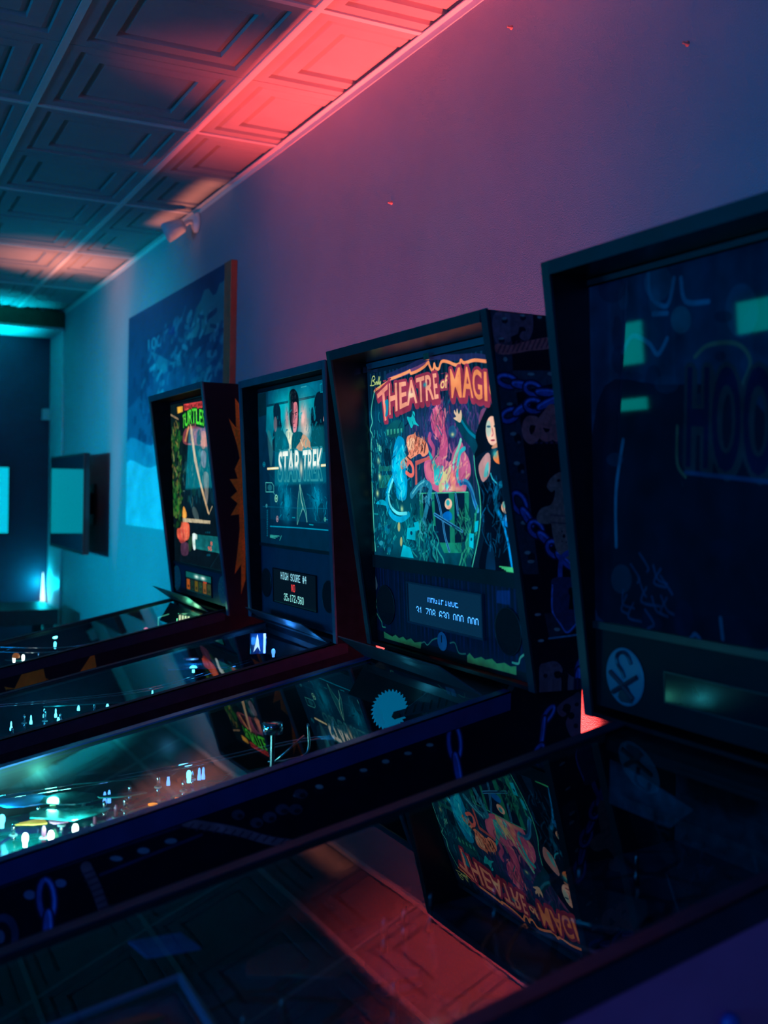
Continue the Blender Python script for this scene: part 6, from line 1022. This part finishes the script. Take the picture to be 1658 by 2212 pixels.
tb = obj('magic_trunk', box(B(), -0.14, -0.05, -0.10, -0.02, 0.975, 1.06), pm('trunk_wood', (0.05, 0.09, 0.08), 0.35, var=0.4, scale=60), MT.root, bevel=0.003)
for y in (-0.10, -0.02): obj('trunk_strap', box(B(), -0.143, -0.047, y - 0.004, y + 0.004, 0.973, 1.063), M_steel, tb)
# toothed saw blade facing the near rail, with a striped sleeve plastic reaching onto it
N = 30; pts = []
for k in range(N):
    a0, a1 = k * 2 * PI / N, (k + 0.75) * 2 * PI / N
    pts += [(0.0375 * math.cos(a0), 0.0375 * math.sin(a0)), (0.0445 * math.cos(a1), 0.0445 * math.sin(a1))]
saw = obj('saw_blade', prism(B(), [(0.012 + p[0], 1.111 + p[1]) for p in pts], 'x', -0.022, -0.0195), pm('saw_blue', (0.03, 0.34, 0.62), 0.4, var=0.06, emit=(0.0, 0.22, 0.42), estr=0.55), MT.root)
slv = obj('striped_sleeve', prism(B(), [(0.016, 1.098), (0.02, 1.107), (0.05, 1.112), (0.075, 1.128), (0.10, 1.143), (0.14, 1.145), (0.17, 1.138), (0.175, 1.11), (0.14, 1.105), (0.09, 1.10), (0.05, 1.096), (0.022, 1.091)], 'x', -0.0185, -0.016), pm('sleeve_teal', (0.015, 0.10, 0.13), 0.35, var=0.3, scale=60), MT.root)
obj('paw_tip', prism(B(), [(0.014, 1.097), (0.02, 1.106), (0.032, 1.104), (0.034, 1.095), (0.022, 1.0905)], 'x', -0.0158, -0.0148), pm('paw_tan', (0.16, 0.19, 0.12), 0.5), slv)
for k in range(6): obj('sleeve_stripe', prism(B(), [(0.045 + k * 0.02, 1.10 + k * 0.002), (0.05 + k * 0.02, 1.115 + k * 0.004), (0.055 + k * 0.02, 1.118 + k * 0.003), (0.049 + k * 0.02, 1.10 + k * 0.002)], 'x', -0.0158, -0.0150), M_black, slv)
bulb(MT, -0.06, 0.02, 1.12, G_cyan, 0.004, ((0.05, 0.6, 1.0), 0.035)); bulb(MT, -0.12, -0.09, 1.02, G_cyan, 0.004, ((0.05, 0.8, 0.7), 0.05))
obj('chrome_dome', lathe(B(), [(0.014, 0), (0.013, 0.006), (0.009, 0.011), (0, 0.014)], 18, (0.0, -0.33, MT.pf(-0.33) + 0.03)), M_chrome, MT.root, True)

# --- space-crew machine: blue glow, arrowhead sign at the back
field(MS, pf_mat('space_playfield', (0.0, 0.07, 0.12), (0.0, 0.22, 0.30), (0.02, 0.05, 0.12)), M_plblue)
sg = obj('arrow_sign', box(B(), -0.104, -0.096, -0.040, 0.012, 1.066, 1.132), M_plblue, MS.root, bevel=0.002)
obj('arrow_mark', prism(B(), [(-0.030, 1.074), (-0.018, 1.128), (-0.008, 1.074), (-0.017, 1.090)], 'x', -0.0958, -0.0945), glow('arrow_glow', (0.55, 0.8, 1.0), 1.6), sg)
obj('edge_light', box(B(), -0.0958, -0.0945, 0.002, 0.009, 1.068, 1.130), glow('edge_glow', (0.35, 0.6, 1.0), 2.0), sg)
bulb(MS, -0.08, 0.03, 1.07, G_blue, 0.006, ((0.03, 0.25, 1.0), 0.30)); bulb(MS, 0.1, 0.04, 1.05, G_blue, 0.005, ((0.03, 0.3, 1.0), 0.22))
bulb(MS, -0.17, -0.20, 1.02, G_cyan, 0.004, ((0.03, 0.6, 0.9), 0.12)); bulb(MS, -0.1, -0.62, MS.pf(-0.62) + 0.03, G_cyan, 0.004, ((0.03, 0.65, 0.85), 0.12))
plastic(MS, [(-0.25, -0.28), (-0.10, -0.30), (-0.08, -0.12), (-0.24, -0.08)], 1.03, M_plblue, 'blue_ramp', 0.004); plastic(MS, [(-0.22, -0.62), (-0.12, -0.66), (-0.10, -0.40), (-0.2, -0.36)], MS.pf(-0.5) + 0.06, M_plteal, 'clear_ramp', 0.003)
obj('red_plastic', prism(B(), blob(-0.19, -0.20, 0.02, 0.03), 'z', 1.045, 1.05), M_plpink, MS.root)
wire(MS, [(-0.25, -0.85, 0.93), (-0.2, -0.6, 0.945), (-0.17, -0.35, 0.965), (-0.2, -0.15, 1.0), (-0.24, 0.02, 1.03)]); wire(MS, [(-0.22, -0.85, 0.93), (-0.17, -0.6, 0.945), (-0.14, -0.35, 0.965), (-0.17, -0.15, 1.0), (-0.21, 0.02, 1.03)])
for k in range(16): post(MS, random.uniform(-0.23, 0.08), -0.80 + k * 0.05, random.uniform(0.03, 0.06))
for lx, ly in ((-0.14, -0.69), (-0.2, -0.643), (-0.178, -0.614), (-0.238, -0.31), (-0.19, -0.46), (-0.1, -0.75), (-0.22, -0.54)): bulb(MS, lx, ly, MS.pf(ly) + 0.04, G_cyan, 0.0022)
for k in range(8): insert(MS, random.uniform(-0.2, 0.0), random.uniform(-0.8, -0.3), 0.008, random.choice((G_cyan, G_blue, G_yellow)))

# --- green-lettered machine
field(MN, pf_mat('green_playfield', (0.01, 0.10, 0.12), (0.02, 0.22, 0.18), (0.12, 0.05, 0.03)), M_plteal)
sg = obj('letter_sign', box(B(), 0.040, 0.046, 0.016, 0.066, 1.078, 1.118), M_pldark, MN.root)
for k in range(4): obj('lit_letter', box(B(), 0.0462, 0.0475, 0.020 + k * 0.011, 0.0265 + k * 0.011, 1.084 - k * 0.001, 1.112 - k * 0.002), glow('letter_glow', (1.0, 0.85, 0.6), 1.1), sg)
wire(MN, [(0.0, -0.045, 1.062), (0.0, -0.045, 1.098), (0.0, -0.042, 1.101), (0.0, -0.005, 1.112)], 0.002, glow('green_frame', (0.15, 0.9, 0.55), 0.5), 'lit_frame')
bulb(MN, -0.02, 0.035, 1.08, G_green, 0.005, ((0.15, 1.0, 0.55), 0.12)); bulb(MN, 0.08, 0.05, 1.09, G_green, 0.005, ((0.3, 1.0, 0.5), 0.08)); bulb(MN, -0.1, -0.4, 1.0, G_cyan, 0.005, ((0.1, 0.8, 0.8), 0.10))
wire(MN, [(-0.2, -0.75, 0.99), (-0.1, -0.6, 0.985), (0.0, -0.4, 0.99), (0.02, -0.25, 1.02), (0.0, -0.12, 1.05)]); wire(MN, [(-0.2, -0.72, 1.005), (-0.1, -0.57, 1.0), (0.0, -0.37, 1.005), (0.03, -0.22, 1.035), (0.02, -0.10, 1.06)])
for k in range(12): post(MN, random.uniform(-0.2, 0.1), -0.75 + k * 0.06, random.uniform(0.05, 0.09))
for ly in (-0.557, -0.526): bulb(MN, 0.0, ly, 0.973, G_white, 0.005)
obj('orange_toy', lathe(B(), [(0, 0), (0.012, 0), (0.013, 0.008), (0.008, 0.016), (0, 0.018)], 14, (0.0, -0.55, 0.975)), M_orpl, MN.root, True)
obj('red_target', lathe(B(), [(0, 0), (0.008, 0), (0.008, 0.01), (0, 0.014)], 12, (0.0, -0.091, 1.052)), G_pink, MN.root, True)
plastic(MN, blob(-0.03, -0.53, 0.03, 0.05), 0.962, M_plteal); plastic(MN, blob(-0.08, -0.1, 0.05, 0.08), 1.03, M_plteal)

# --- unlit machine: blue-edged card frame low at the left, ramps in the dark
field(MH, pf_mat('dark_playfield', (0.01, 0.04, 0.08), (0.03, 0.09, 0.15), (0.06, 0.03, 0.05)), M_pldark)
zf = lambda ly: 0.995 + 0.09 * (ly + 0.66)
crn = [(-0.166, -0.657), (-0.113, -0.90), (0.10, -0.90), (0.041, -0.663)]
bm = B()
for (xa, ya), (xb, yb) in zip(crn, crn[1:] + crn[:1]): tube(bm, [(xa, ya, zf(ya) - 0.03), (xb, yb, zf(yb) - 0.03)], 0.005, 6)
cf = obj('card_frame', bm, pm('blue_trim', (0.05, 0.22, 0.42), 0.35, var=0.1), MH.root)
obj('printed_card', prism(B(), [(p[0] * 0.99, p[1]) for p in crn], 'z', 0.945, 0.947), pm('card_print', (0.03, 0.07, 0.14), 0.4, var=0.6, scale=16), cf)
plastic(MH, [(-0.258, -0.70), (-0.258, -0.63), (-0.20, -0.62), (-0.20, -0.69)], 0.98, M_plblue)
obj('orange_plastic', prism(B(), blob(-0.10, -0.73, 0.012, 0.035), 'z', 0.95, 0.954), pm('dull_orange', (0.30, 0.09, 0.04), 0.4), MH.root)
for a in ([(-0.1, -0.1, 1.05), (-0.08, -0.2, 1.02), (0.0, -0.32, 1.0), (0.1, -0.3, 0.99)], [(-0.07, -0.1, 1.05), (-0.05, -0.2, 1.02), (0.03, -0.3, 1.0), (0.13, -0.28, 0.99)], [(0.2, -0.05, 1.05), (0.15, -0.2, 1.03), (0.0, -0.25, 1.02)]): wire(MH, a, 0.0022, M_darksteel)
for k in range(20): post(MH, random.uniform(-0.22, 0.22), -0.75 + k * 0.042, random.uniform(0.03, 0.06), M_darksteel, False)
plastic(MH, blob(-0.1, -0.5, 0.06, 0.08), 0.985, M_pldark); plastic(MH, blob(0.12, -0.45, 0.06, 0.09), 0.96, M_pldark); plastic(MH, blob(0.0, -0.15, 0.08, 0.07), 1.03, M_pldark)
obj('back_plastic', prism(B(), [(-0.22, 1.09), (-0.08, 1.09), (-0.03, 1.13), (-0.14, 1.15), (-0.22, 1.16)], 'y', 0.05, 0.053), pm('printed_teal', (0.02, 0.06, 0.09), 0.3, var=0.8, scale=30), MH.root)
